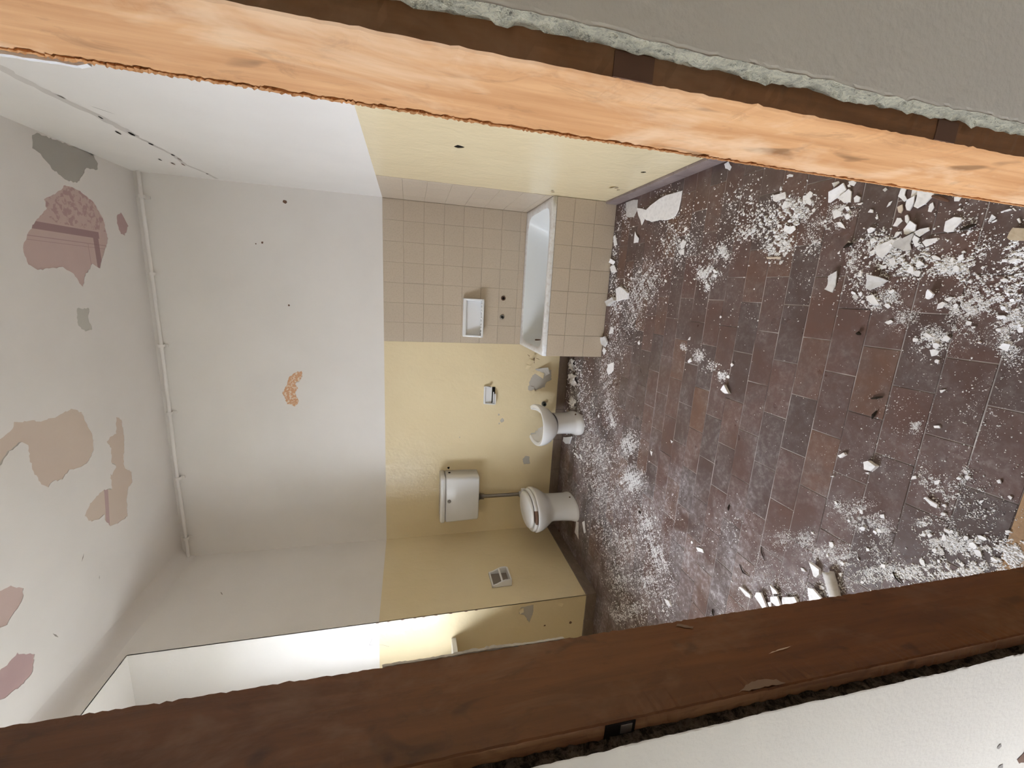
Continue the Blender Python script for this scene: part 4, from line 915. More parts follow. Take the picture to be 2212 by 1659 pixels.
# lumps of plaster left along the far arris of the left lining
mb = MB(); P = []
for z in np.linspace(1.25, 1.54, 70):
    w = 0.0040*max(0, 0.55+0.45*math.sin(z*33)+random.gauss(0, .2))*math.sin((z-1.24)/0.31*math.pi)-0.0008; w = min(w, .0040)
    P.append([(XJL-0.006, YF+0.0005, z), (XJL+w*0.6, YF+0.001, z+random.uniform(-.002, .002)), (XJL+w, YF+0.004+random.uniform(0, .002), z), (XJL-0.004, YF+0.008, z)])
dp(mb.grid(P).build('plaster_remnant', M['bare_light'], None))
P = []
for z in np.linspace(1.80, HH-0.001, 40):
    w = 0.0035+random.uniform(0, .001) if z > 1.80 else 0.0015
    P.append([(XJR+0.01, YF+0.001, z), (XJR-w, YF+0.001, z), (XJR-w, YF+0.007, z), (XJR+0.01, YF+0.010, z)])
dp(MB().grid(P).build('paint_remnant', M['ceramic'], None))
# dirt wedge where the left lining meets the floor
P = []
for i in range(9):
    a = i/8
    P.append([(XJL+0.0015+0.012*(1-a)*random.uniform(.6, 1.1), YF-0.05+0.05*a+random.uniform(-.003, .003), 0.055*a+0.001) for _ in range(1)]+[(XJL+0.001, YF-0.05*random.uniform(.6, 1)*a, 0.02+0.05*a)])

# corridor shell
struct(MB().box(-2.0, 1.7, -1.75, -1.6, -0.14, 3.0).build('wall_corridor_rear', M['near']))
struct(MB().box(1.6, 1.75, -1.75, YWR, -0.14, 3.0).build('wall_corridor_right', M['near']))
mb = MB(); CW = (-0.74, -0.12, 0.12, 1.46)      # window opening in the corridor's left end: y0, y1, z0, z1
mb.box(-2.0, -1.85, -1.75, CW[0], -0.14, 3.0).box(-2.0, -1.85, CW[1], YWL+0.004, -0.14, 3.0).box(-2.0, -1.85, CW[0], CW[1], -0.14, CW[2]).box(-2.0, -1.85, CW[0], CW[1], CW[3], 3.0)
struct(mb.build('wall_corridor_left', M['near']))
struct(MB().box(-2.0, 1.75, -1.75, 0.40, 2.9, 3.04).build('ceiling_corridor', M['near']))
w2 = struct(empty('window_2', (-1.92, (CW[0]+CW[1])/2, CW[2])))
def w2p(mb, name, m):
    o = mb.build(name, m); o.parent = w2; o.matrix_parent_inverse = Matrix.Translation((1.92, -(CW[0]+CW[1])/2, -CW[2])); return o
mb = MB(); y0, y1, z0, z1 = CW
mb.box(-1.95, -1.89, y0, y0+0.05, z0, z1).box(-1.95, -1.89, y1-0.05, y1, z0, z1).box(-1.95, -1.89, y0+0.05, y1-0.05, z0, z0+0.05).box(-1.95, -1.89, y0+0.05, y1-0.05, z1-0.05, z1)
w2p(mb, 'window_frame', M['frame_paint'])
w2p(MB().box(-1.922, -1.918, y0+0.05, y1-0.05, z0+0.05, z1-0.05), 'pane', M['glass'])
struct(MB().box(-40, 40, -40, 40, -3.2, -3.0).build('ground', M['ground']))
# ================================================================== things
def thing(name, loc, label, cat, group=None, rz=0):
    return setp(empty(name, loc, rz), label, cat, group)
def part(mb, name, m, root, rz=0.0, **k):
    """mb is in room coordinates; the mesh is moved into the thing's own space"""
    mw = root.matrix_basis.inverted() if root.parent is None else (root.parent.matrix_basis @ root.matrix_basis).inverted()
    mb.v = [tuple(mw @ Vector(p)) for p in mb.v]
    return mb.build(name, m, root, **k)
def ring(cx, cy, z, a, bf, bb, n=48, p=2.0):
    o = []
    for i in range(n):
        t = i*2*math.pi/n; c, s = math.cos(t), math.sin(t); e = 2.0/p
        x = a*math.copysign(abs(c)**e, c); b = bf if s < 0 else bb
        o.append((cx+x, cy+b*math.copysign(abs(s)**e, s), z))
    return o

# ---- bath
bt = thing('bathtub', ((XT+XR)/2, (YT+YB)/2, 0), 'short white bath with a tiled front panel, built in under the soap tray', 'bathtub')
N = 96; x0, x1, y0, y1 = XT, XR-0.004, YT, YB-0.006
def rect_pt(t, e=0.0):
    c, s = math.cos(t), math.sin(t); hx, hy = (x1-x0)/2-e, (y1-y0)/2-e
    k = min(hx/max(abs(c), 1e-6), hy/max(abs(s), 1e-6)); return ((x0+x1)/2+c*k, (y0+y1)/2+s*k)
def inner(t, ins, p, dx0=0, dx1=0):
    ax0, ax1, ay0, ay1 = x0+0.05+ins+dx0, x1-0.055-ins-dx1, y0+0.042+ins*0.8, y1-0.045-ins*0.8
    # same direction as rect_pt, on a superellipse
    c, s = math.cos(t), math.sin(t); hx, hy = (ax1-ax0)/2, (ay1-ay0)/2
    k = (abs(c/hx)**p+abs(s/hy)**p)**(-1/p); return ((ax0+ax1)/2+c*k, (ay0+ay1)/2+s*k)
T = []
q = math.atan2((y1-y0)/2, (x1-x0)/2)
for a, b in ((-q, q), (q, math.pi-q), (math.pi-q, math.pi+q), (math.pi+q, 2*math.pi-q)): T += list(np.linspace(a, b, N//4, endpoint=False))
rings = [[(*rect_pt(t), HT-0.032) for t in T], [(*rect_pt(t), HT-0.006) for t in T], [(*rect_pt(t, 0.005), HT) for t in T],
         [(*rect_pt(t, 0.024), HT+0.001) for t in T], [(*inner(t, -0.006, 7), HT-0.001) for t in T], [(*inner(t, 0.0, 7), HT-0.007) for t in T]]
part(MB().grid(rings, closed_v=True), 'rim', M['rim'], bt, smooth=True)['label'] = 'stained white rim'
rings = [[(*inner(t, 0.0, 7), HT-0.007) for t in T], [(*inner(t, 0.010, 7, 0.004, 0.01), HT-0.05) for t in T], [(*inner(t, 0.02, 6, 0.012, 0.04), HT-0.16) for t in T],
         [(*inner(t, 0.035, 5, 0.02, 0.09), HT-0.28) for t in T], [(*inner(t, 0.06, 4.5, 0.04, 0.14), HT-0.34) for t in T], [(*inner(t, 0.11, 4, 0.07, 0.2), HT-0.365) for t in T]]
mb = MB().grid(rings, closed_v=True); cx_ = sum(p[0] for p in rings[-1])/N; cy_ = sum(p[1] for p in rings[-1])/N
mb.fan(rings[-1], (cx_, cy_, HT-0.37)); part(mb, 'basin', M['enamel'], bt, smooth=True)
mb = MB().tube([(XT+0.058, 3.49, HT-0.10), (XT+0.078, 3.49, HT-0.10)], 0.026, 16)
part(mb, 'overflow', M['rust'], bt)['label'] = 'rusty overflow hole'
ap = part(MB().box(XT+0.004, XR-0.004, YT+0.006, YT+0.03, 0.0, HT-0.034).box(XT+0.004, XT+0.028, YT+0.03, YB-0.012, 0.0, HT-0.034), 'front_panel', M['wgrout'], bt)
class Off: pass
def bath_tiles():
    zt = HT-0.034; rows_ = [(zt, zt-0.138), (zt-0.138, zt-0.302), (zt-0.302, 0.0)]
    for i in range(7):
        for (zb, za) in rows_:
            g, e, h = 0.0009, 0.0012, 0.006; u0, u1 = XT+i*STEP, min(XT+(i+1)*STEP, XR-0.002); dy = random.uniform(-0.0004, 0.0004)
            q_ = [(u0+g, za+g), (u1-g, za+g), (u1-g, zb-g), (u0+g, zb-g)]; qi = [(u0+g+e, za+g+e), (u1-g-e, za+g+e), (u1-g-e, zb-g-e), (u0+g+e, zb-g-e)]
            lo = plane_pts(1, YT+h, q_); md = plane_pts(1, YT+e+dy, q_); tp = plane_pts(1, YT+dy, qi)
            mb = MB(); mb.add(lo+md+tp, [(0,1,5,4),(1,2,6,5),(2,3,7,6),(3,0,4,7),(4,5,9,8),(5,6,10,9),(6,7,11,10),(7,4,8,11),(8,9,10,11)])
            part(mb, 'wall_tile', M['wtile'], ap)
bath_tiles()

# ---- toilet
TX, TY = -1.95, 3.345
to = thing('toilet', (TX, TY, 0), 'white pedestal toilet with its lid down, below the wall cistern', 'toilet')
prof = [(0.0,.108,.190,.190),(0.012,.110,.192,.190),(0.028,.106,.187,.19),(0.05,.100,.178,.19),(0.14,.096,.165,.20),(0.22,.096,.160,.21),(0.245,.104,.168,.22),(0.275,.128,.193,.23),(0.31,.153,.220,.24),
        (0.345,.169,.240,.25),(0.375,.177,.249,.255),(0.393,.179,.251,.256),(0.400,.175,.247,.252),(0.400,.12,.19,.2)]
rg = [ring(TX, TY, z, a, bf, bb, 48, 2.25) for z, a, bf, bb in prof]
mb = MB().grid(rg, closed_v=True); mb.fan(rg[0], (TX, TY, 0), True)
part(mb, 'bowl', M['ceramic'], to, smooth=True)
part(MB().tube([(TX-0.02, TY+0.20, 0.30), (TX-0.02, YB-0.02, 0.30)], 0.055, 18).tube([(TX-0.02, TY+0.22, 0.365), (TX-0.02, YB-0.065, 0.372), (TX-0.02, YB-0.06, 0.43)], 0.03, 14), 'outlet', M['ceramic'], to, smooth=True)
part(MB().tube([(TX+0.100, TY-0.02, 0.035), (TX+0.108, TY-0.02, 0.035)], 0.008, 10), 'fixing_screw', M['rust'], to)
def torus_ring(a0, a1, b0, b1, c0, c1, z0, z1, t0, t1, n):
    P = []
    for t in np.linspace(t0, t1, n):
        c, s = math.cos(t), math.sin(t); bo = b1 if s < 0 else c1; bi = b0 if s < 0 else c0
        o_ = (TX+a1*c, TY+bo*s); i_ = (TX+a0*c, TY+bi*s)
        L = lambda k, z: (i_[0]+(o_[0]-i_[0])*k, i_[1]+(o_[1]-i_[1])*k, z)
        P.append([L(0, z0), L(0.92, z0), L(1, z0+0.006), L(1, z1-0.007), L(0.94, z1-0.001), L(0.8, z1), L(0.2, z1), L(0, z1-0.004)])
    return MB().grid(P, closed_v=True)
tb0, tb1 = R(-95), R(-57)      # worn through: bare brown core
se = part(torus_ring(.11, .176, .17, .247, .17, .24, .402, .427, tb1, 2*math.pi+tb0, 70), 'seat', M['plastic'], to, smooth=True)
part(torus_ring(.112, .1735, .172, .2445, .17, .24, .403, .4255, tb0-0.01, tb1+0.01, 16), 'bare_core', M['brownplastic'], se, smooth=True)['label'] = 'bare brown core where the white coating is gone'
lp_ = [(.4315,.139,.205,.212),(.434,.144,.210,.217),(.444,.146,.212,.219),(.453,.141,.207,.214),(.460,.12,.182,.19),(.465,.085,.13,.14),(.467,.04,.06,.06)]
rg = [ring(TX, TY, z, a, bf, bb, 48, 2.1) for z, a, bf, bb in lp_]
mb = MB().grid(rg, closed_v=True); mb.fan(rg[0], (TX, TY, .4315), True); mb.fan(rg[-1], (TX, TY, .4675)); part(mb, 'lid', M['plastic'], to, smooth=True)
for u in (-0.07, 0.07): part(MB().box(TX+u-0.02, TX+u+0.02, TY+0.225, TY+0.25, 0.40, 0.44), 'hinge', M['plastic'], to, bevel=0.004)

# ---- cistern
CX0, CX1, CY0 = -2.160, -1.700, 3.562
ci = thing('cistern', ((CX0+CX1)/2, YB, 0.85), 'white wall-hung flush tank above the toilet', 'cistern')
def rbox(x0, x1, y0, y1, z0, z1, r, n=6, taper=0.0, rz=0.008):
    """box with rounded vertical corners on the front (y0) side and softened top and bottom"""
    def loop(ins, z):
        o = [(x1-ins, y1, z)]
        for c_, (a0, a1) in (((x1-ins-r, y0+ins+r), (0, -90)), ((x0+ins+r, y0+ins+r), (-90, -180))):
            o += [(c_[0]+r*math.cos(R(a)), c_[1]+r*math.sin(R(a)), z) for a in np.linspace(a0, a1, n)]
        return o+[(x0+ins, y1, z)]
    L = [(rz+taper, z0), (rz*0.3+taper, z0+rz*0.3), (taper, z0+rz), (0, z1-rz), (rz*0.3, z1-rz*0.3), (rz, z1)]
    rg = [loop(i, z) for i, z in L]; mb = MB().grid(rg, closed_v=True)
    mb.add(rg[0], [tuple(range(len(rg[0])))]); mb.add(rg[-1], [tuple(range(len(rg[-1])))[::-1]]); return mb
part(rbox(CX0, CX1, CY0, YB-0.001, 0.855, 1.171, 0.03, 8, 0.006, 0.014), 'tank', M['ceramic'], ci, smooth=True, fix=True, angle=40)
part(rbox(CX0-0.003, CX1+0.003, CY0-0.004, YB-0.001, 1.1735, 1.221, 0.032, 8, 0.0, 0.014), 'lid', M['ceramic'], ci, smooth=True, fix=True)
part(MB().tube([(-1.934, CY0+0.001, 1.138), (-1.934, CY0-0.006, 1.138), (-1.934, CY0-0.011, 1.138)], [.0165, .0165, .011], 18), 'flush_button', M['chrome'], ci, smooth=True)
part(MB().tube([(CX1-0.001, CY0+0.12, 1.132), (CX1+0.003, CY0+0.12, 1.132)], 0.012, 10), 'inlet_hole', M['dark'], ci)
fp = part(MB().tube([(-1.970, YB-0.06, 0.86), (-1.970, YB-0.06, 0.434)], 0.018, 16), 'flush_pipe', M['chrome'], ci, smooth=True)
part(MB().tube([(-1.970, YB-0.06, 0.862), (-1.970, YB-0.06, 0.835), (-1.970, YB-0.06, 0.833), (-1.970, YB-0.06, 0.790)], [.034, .034, .028, .028], 16), 'collar', M['chrome'], fp, smooth=True)

# ---- bidet, its back broken away
BX, BY = -1.145, 3.43
bi = thing('bidet', (BX, BY, 0), 'white pedestal bidet with the back of its rim broken off', 'bidet', rz=R(8))
def loc(mb):   # bidet is modelled about its own origin, front towards -y
    return mb
prof = [(0.0,.104,.208,.16),(0.012,.107,.211,.16),(0.035,.105,.208,.16),(0.055,.095,.190,.16),(0.075,.092,.183,.16),(0.15,.090,.178,.16),(0.225,.092,.180,.17),(0.24,.10,.188,.18)]
rg = [ring(0, 0, z, a, bf, bb, 48, 2.4) for z, a, bf, bb in prof]
mb = MB().grid(rg, closed_v=True); mb.fan(rg[0], (0, 0, 0), True); mb.build('pedestal', M['ceramic'], bi, smooth=True)
sh = [(0.238,.095,.182,.19),(0.262,.126,.207,.215),(0.29,.154,.227,.235),(0.32,.172,.240,.25),(0.35,.182,.247,.26),(0.375,.185,.250,.264),(0.394,.182,.247,.262)]
NB = 120; mb = MB(); idx = {}
for j, (z, a, bf, bb) in enumerate(sh):
    for i, p in enumerate(ring(-0.012, 0, z, a, bf, bb, NB, 2.3)): idx[(i, j)] = len(mb.v); mb.v.append(p)
for i in range(NB):
    t = (i+0.5)*360.0/NB
    # height left standing: full at the front, missing over the back
    lim = 7
    if 38 < t < 140: lim = 0 if 46 < t < 122 else (2 if 42 < t < 130 else 4)
    lim = lim if lim in (0, 7) else max(1, lim+random.choice((-1, 0, 0, 1)))
    for j in range(len(sh)-1):
        if j < lim: mb.f.append((idx[(i, j)], idx[((i+1) % NB, j)], idx[((i+1) % NB, j+1)], idx[(i, j+1)]))
o = mb.build('bowl', M['ceramic'], bi, smooth=True); md = o.modifiers.new('wall', 'SOLIDIFY'); md.thickness = 0.034; md.offset = -1; md.use_even_offset = False
md = o.modifiers.new('soft', 'BEVEL'); md.width = 0.006; md.segments = 3; md.limit_method = 'ANGLE'; md.angle_limit = R(50)
MB().fan(ring(0, 0, 0.252, .10, .18, .17, 32, 2.3), (0, 0, 0.247)).build('basin_floor', M['ceramic'], bi)
MB().tube([(0.088, -0.10, 0.045), (0.098, -0.105, 0.045)], 0.007, 10).build('fixing_screw', M['rust'], bi)

# ---- ceramic fittings on the walls
def tray(name, xa, xb, z0, z1, d0, d1, label, ridges, broken=False):
    """soap tray: back plate, top lip, two cheeks that come forward towards the bottom, tray with ridges"""
    r = thing(name, ((xa+xb)/2, YB, z0), label, 'soap dish'); w = 0.014*(xb-xa)/0.34+0.002
    tz = z1-0.030*(z1-z0)/0.18
    if not broken:
        part(MB().box(xa+w, xb-w, YB-0.006, YB-0.0005, z0+0.01, z1-0.004), 'back_plate', M['ceramic'], r)
    else:
        part(MB().box(xa+w, xb-w, YB-0.006, YB-0.0005, z0+0.035, z1-0.004), 'back_plate', M['ceramic'], r)
        part(MB().box(xa+w, xb-w, YB-0.004, YB-0.0005, z0+0.004, z0+0.035), 'hole', M['dark'], r)
    part(MB().box(xa, xb, YB-d0, YB-0.0005, tz, z1), 'top_lip', M['ceramic'], r, bevel=0.007, seg=3)
    for k, (u0, u1) in enumerate(((xa, xa+w), (xb-w, xb))):
        zb = z0 if not (broken and k == 1) else z0+0.055
        mb = MB(); prof_ = [(YB-0.0005, z1-0.002), (YB-d0+0.003, z1-0.006), (YB-d0-(d1-d0)*0.45, z0+(z1-z0)*0.45), (YB-d1, zb+0.022), (YB-d1+0.004, zb+0.002), (YB-0.0005, zb)]
        n = len(prof_); mb.add([(u0, a, b) for a, b in prof_]+[(u1, a, b) for a, b in prof_], [tuple(range(n)), tuple(range(2*n-1, n-1, -1))]+[(i, i+n, (i+1) % n+n, (i+1) % n) for i in range(n)])
        part(mb, 'cheek', M['ceramic'], r, fix=True, bevel=0.003)
    if not broken:
        part(MB().box(xa+w*0.5, xb-w*0.5, YB-d1, YB-0.0005, z0, z0+0.018), 'tray', M['ceramic'], r, bevel=0.005, seg=3)
        for i in range(ridges):
            u = xa+w+0.014+(xb-xa-2*w-0.028)*(i+0.5)/ridges
            part(MB().box(u-0.005, u+0.005, YB-d1+0.006, YB-d1+0.026, z0+0.014, z0+0.026), 'ridge', M['ceramic'], r, bevel=0.003)
            part(MB().box(u+0.007, u+0.012, YB-d1+0.012, YB-d1+0.024, z0+0.014, z0+0.0205), 'drain_slot', M['grime'], r)
    else:
        mb = MB(); pts_ = [(xa+0.012, YB-d1*0.95), (xa+0.06, YB-d1), (xa+0.105, YB-d1*0.82), (xa+0.085, YB-d1*0.5), (xa+0.03, YB-d1*0.45)]
        n = len(pts_); mb.add([(a, b, z0+0.002) for a, b in pts_]+[(a, b, z0+0.016) for a, b in pts_], [tuple(range(n))[::-1], tuple(range(n, 2*n))]+[(i, (i+1) % n, (i+1) % n+n, i+n) for i in range(n)])
        part(mb, 'tray', M['ceramic'], r)['label'] = 'cracked remains of the tray'
        part(MB().box(xa+0.012, xb-0.05, YB-d1*0.8, YB-d1*0.7, z0+0.020, z0+0.030), 'tray_edge', M['ceramic'], r, bevel=0.002)
    return r
tray('soap_tray', -0.403, -0.066, 0.862, 1.040, 0.040, 0.086, 'large white ceramic soap tray on the bath wall tiles', 9)
tray('soap_dish', -1.039, -0.866, 0.708, 0.822, 0.020, 0.048, 'small broken white soap dish on the yellow wall above the bidet', 0, True)
tp = thing('toilet_paper_holder', (XL, 3.0, 0.66), 'white ceramic toilet paper holder on the yellow left wall', 'toilet paper holder')
D_ = 0.060; ya, yb_, za, zb = 2.905, 3.085, 0.668, 0.835
part(MB().box(XL+0.0005, XL+0.004, ya, yb_, za, zb), 'back_plate', M['recess'], tp)['label'] = 'back plate coloured dark for the shade inside the holder'
for u0, u1 in ((ya, ya+0.014), (yb_-0.014, yb_)):
    prof_ = [(XL+0.0005, zb), (XL+0.018, zb), (XL+0.030, zb-0.04), (XL+D_-0.008, zb-0.085), (XL+D_, zb-0.11), (XL+D_, za+0.02), (XL+D_-0.01, za), (XL+0.0005, za)]
    n = len(prof_); mb = MB(); mb.add([(a, u0, b) for a, b in prof_]+[(a, u1, b) for a, b in prof_], [tuple(range(n)), tuple(range(2*n-1, n-1, -1))]+[(i, i+n, (i+1) % n+n, (i+1) % n) for i in range(n)])
    part(mb, 'cheek', M['ceramic'], tp, fix=True, bevel=0.003)
part(MB().box(XL+0.0005, XL+0.020, ya, yb_, zb-0.014, zb), 'top_lip', M['ceramic'], tp, bevel=0.003)
part(MB().box(XL+0.0005, XL+D_-0.004, ya+0.005, yb_-0.005, za, za+0.013), 'bottom_lip', M['ceramic'], tp, bevel=0.003)
part(MB().tube([(XL+0.043, ya+0.006, 0.748), (XL+0.043, yb_-0.006, 0.748)], 0.009, 14), 'roller', M['plastic'], tp, smooth=True)

# ---- cut pipes
def socket(x, z, label, r=0.021):
    t_ = thing('pipe_socket', (x, YB, z), label, 'pipe')
    part(MB().tube([(x, YB-0.0045, z), (x, YB-0.006, z)], r, 18), 'hole', M['dark'], t_)
    rr = [[(x+q*math.cos(a)*random.uniform(.97, 1.03), YB-0.006-dy, z+q*math.sin(a)) for a in np.linspace(0, 2*math.pi, 18, endpoint=False)] for q, dy in ((r*0.58, 0), (r*0.58, 0.006), (r*0.86, 0.006), (r*0.9, 0))]
    part(MB().grid(rr, closed_v=True), 'threaded_ring', M['rust'] if x > -0.1 else M['chrome'], t_, smooth=True)
socket(-0.050, 0.676, 'rusty cut tap pipe in the bath wall tiles, right one of the pair')
socket(-0.217, 0.679, 'grey cut tap pipe in the bath wall tiles, left one of the pair')
pv = thing('pipe_stub', (-1.047, YB, 0.218), 'dark water pipe stub in the yellow wall beside the bidet', 'pipe')
part(MB().tube([(-1.047, YB-0.001, 0.218), (-1.047, YB-0.03, 0.218)], 0.020, 16), 'pipe', mat('dark_green_brass', (0.045, 0.05, 0.035), 0.6), pv, smooth=True)
part(MB().tube([(-1.047, YB-0.028, 0.218), (-1.047, YB-0.0315, 0.218)], 0.012, 12), 'bore', M['dark'], pv)
part(MB().tube([(-1.047, YB-0.001, 0.218), (-1.047, YB-0.006, 0.218)], 0.026, 16), 'collar', M['grime'], pv)

# ---- conduit under the ceiling
cp = thing('conduit_pipe', (-0.8, YB, 3.356), 'thin white-painted pipe clipped along the back wall under the ceiling', 'pipe')
pp = [(x, YB-0.034+0.001*math.sin(x*5), 3.356+0.003*math.sin(x*3.1)) for x in np.linspace(XL+0.02, XR-0.003, 24)]
part(MB().tube(pp, 0.0125, 12), 'pipe', M['white'], cp, smooth=True)
for x in (0.53, -0.005, -0.54, -1.08, -1.64, -2.195):
    mb = MB().tube([(x-0.011, YB-0.034, 3.356), (x+0.011, YB-0.034, 3.356)], 0.0215, 14); mb.box(x-0.011, x+0.011, YB-0.034, YB-0.0006, 3.340, 3.372).box(x-0.010, x+0.010, YB-0.010, YB-0.0006, 3.318, 3.394)
    part(mb, 'clip', M['white'], cp)

# ================================================================== plaster debris on the floor
def flake(name, pts, th, lift, m, rnd):
    """an irregular slab: outline on the floor, thickness th mm, one edge lifted by lift mm and a slight curl"""
    n = len(pts); cx = sum(p[0] for p in pts)/n; cy = sum(p[1] for p in pts)/n
    out = []
    for i, a in enumerate(pts):
        b = pts[(i+1) % n]; out.append(a); L = math.hypot(b[0]-a[0], b[1]-a[1])
        if L > 0.02:
            k = rnd.uniform(.35, .65); out.append((a[0]+(b[0]-a[0])*k+rnd.uniform(-.05, .05)*L, a[1]+(b[1]-a[1])*k+rnd.uniform(-.05, .05)*L))
    # lifted side: away from the camera's left window, roughly +x/+y; size scaled
    ang = rnd.uniform(-0.6, 1.6); dx, dy = math.cos(ang), math.sin(ang)
    pr = [(p[0]-cx)*dx+(p[1]-cy)*dy for p in out]; lo, hi = min(pr), max(pr)
    def h(p):
        t = ((p[0]-cx)*dx+(p[1]-cy)*dy-lo)/max(hi-lo, 1e-4); return 0.0006+lift/1000*(t**1.5)
    c0 = (0.0, 0.0); zc = h((cx, cy))-lift/1000*0.08
    T_ = th/1000; mb = MB(); N_ = len(out)
    bot = [(p[0]-cx, p[1]-cy, h(p)) for p in out]; top = [((p[0]-cx)*0.97, (p[1]-cy)*0.97, h(p)+T_*rnd.uniform(.85, 1.1)) for p in out]
    mb.add(bot+top+[(0, 0, zc), (0, 0, zc+T_)], [(i, (i+1) % N_, (i+1) % N_+N_, i+N_) for i in range(N_)]+[(i, 2*N_, (i+1) % N_) for i in range(N_)]+[(i+N_, (i+1) % N_+N_, 2*N_+1) for i in range(N_)])
    o = mb.build(name, m); o.location = (cx, cy, 0); return o

LABELS = {
 'f1': ('plaster_sheet', 'largest white plaster sheet on the floor, curled up beside the right skirting'),
 'f2': ('plaster_flake', 'pale triangular plaster flake touching the large curled sheet'),
 'f3': ('plaster_flake', 'dusty grey flat flake in the corner of bath panel and right skirting'),
 'f4': ('plaster_flake', 'pointed pale flake lying alone between the large curled sheet and the bath'),
 'f10': ('plaster_lump', 'thick white plaster lump on the floor beside the bath panel'),
 'f11': ('plaster_lump', 'grey-white brick-shaped lump leaning at the foot of the bath panel'),
 'f13': ('plaster_flake', 'white flake propped up against the bath panel foot'),
 'f20': ('wood_splinter', 'thin tan splinter lying along the edge of a crumb heap'),
 'a1': ('plaster_flake', 'five-sided clean white flake, far right of the rubble by the right doorpost'),
 'a2': ('plaster_flake', 'ragged white flake with a notched side, between two crumb heaps'),
 'a3': ('plaster_sheet', 'long pointed white flake tilted over another by the right doorpost'),
 'a4': ('plaster_sheet', 'broad white flake tucked under the long pointed one by the right doorpost'),
 'a5': ('plaster_flake', 'rounded white flake lying just beside the broad tucked flake'),
 'a7': ('plaster_flake', 'dusty white flake half buried at the middle of a crumb heap'),
 'a8': ('plaster_flake', 'wedge-shaped flake at the near tip of a crumb heap'),
 'a9': ('plaster_flake', 'white flake with bitten edges lying above a heap of fine crumbs'),
 'a13': ('plaster_flake', 'drop-shaped white flake lying alone on a dark tile'),
 'a14': ('plaster_flake', 'thin spindle-shaped white flake lying alone on a dark tile'),
 'a22': ('plaster_sheet', 'large white sheet fragment at the heart of the right rubble'),
 'a24': ('plaster_flake', 'upright white flake with concave sides below the large sheet fragment'),
 'b1': ('plaster_flake', 'jagged white flake nearest the right doorpost'),
 'b3': ('plaster_sheet', 'largest flat white slab half hidden by the right doorpost'),
 'b4': ('plaster_flake', 'long white blade-shaped flake beside the slab at the right doorpost'),
 'b5': ('plaster_flake', 'tan plaster flake among the white ones by the right doorpost'),
 'b7': ('plaster_flake', 'six-sided white flake resting on the grey curled piece'),
 'b8': ('plaster_flake', 'white flake with a long straight edge right beside the six-sided one'),
 'b9': ('plaster_sheet', 'grey shaded curled piece standing up under the six-sided flake'),
 'b10': ('plaster_flake', 'narrow white flake with a forked end beside the grey curled piece'),
 'b11': ('plaster_flake', 'slim wedge of white plaster pointing towards the door opening'),
 'b12': ('plaster_sheet', 'large clean oval-ended flake lying apart near the doorway'),
 'b15': ('plaster_flake', 'white flake with a square notch among fine crumbs'),
 'b16': ('plaster_flake', 'leaf-shaped flake on top of the dusty heap near the doorway'),
 'b17': ('plaster_flake', 'long flat flake in the dusty heap near the doorway'),
 'b18': ('plaster_flake', 'upright rectangular flake in the dusty heap near the doorway'),
 'b21': ('plaster_flake', 'grey triangular flake by the right doorpost foot'),
 'b23': ('plaster_flake', 'white sliver pointing along the right doorpost foot'),
 'b26': ('wood_chip', 'tan wooden chip at the very foot of the right doorpost'),
 'b28': ('plaster_flake', 'bright white four-sided flake near the tan wooden chip'),
 'c1': ('plaster_lump', 'standing white plaster chunk with a dark shadow, among grey dust'),
 'd1': ('plaster_sheet', 'grey curled strip of plaster on dark bare tiles'),
 'd2': ('plaster_sheet', 'fan-shaped grey plate with a bright thick edge, tilted on the crumbs'),
 'd3': ('plaster_flake', 'grey rounded flake at the edge of the crumbs near the fan-shaped plate'),
 'd4': ('plaster_flake', 'bright pointed flake on the small heap beyond the fan-shaped plate'),
 'e1': ('plaster_lump', 'thin white bar of plaster, first in the row of lumps by the left doorpost'),
 'e2': ('plaster_lump', 'long white slab second in the row of lumps by the left doorpost'),
 'e3': ('plaster_lump', 'small white triangular lump above the cracked slab by the left doorpost'),
 'e4': ('plaster_lump', 'white slab crossed by dark cracks in the row by the left doorpost'),
 'e5': ('plaster_lump', 'square white block in the row of lumps by the left doorpost'),
 'e6': ('plaster_sheet', 'bluish white leaning plate by the left doorpost'),
 'e7': ('plaster_lump', 'upright white wedge with a pointed top near the left doorpost'),
 'g1': ('plaster_lump', 'long white spike of plaster on the near left tiles'),
 'g2': ('plaster_lump', 'small white nugget beside the long spike of plaster'),
 'g3': ('plaster_lump', 'pale nugget below the long spike of plaster'),
 'g4': ('plaster_flake', 'bright flake alone on red tiles close to the threshold board'),
 'g5': ('plaster_flake', 'pale rectangular flake right at the edge of the threshold board'),
 'g7': ('plaster_flake', 'rounded flake lying on the corner of the threshold board'),
 'h1': ('plaster_lump', 'white block of plaster alone on the bare tiles in mid-room'),
 'h2': ('plaster_lump', 'small oblong white lump near the white block in mid-room'),
 'i1': ('plaster_lump', 'small white pyramid of plaster on bare tiles in front of the bidet'),
 'k1': ('plaster_flake', 'dusty white flake on the crumb track near the bath corner'),
 'k2': ('plaster_flake', 'diamond-shaped white flake at the near bath corner'),
 'k5': ('plaster_lump', 'rounded grey lump leaning on the left end of the bath panel'),
 'k8': ('plaster_flake', 'narrow curled flake standing between bidet and toilet'),
 'k9': ('plaster_flake', 'narrow white flake lying next to the curled one between bidet and toilet'),
 'k11': ('ceramic_shard', 'white ceramic shard on the floor behind the bidet foot'),
 'k14': ('plaster_lump', 'small bright lump alone on grey dust by the left niche'),
}
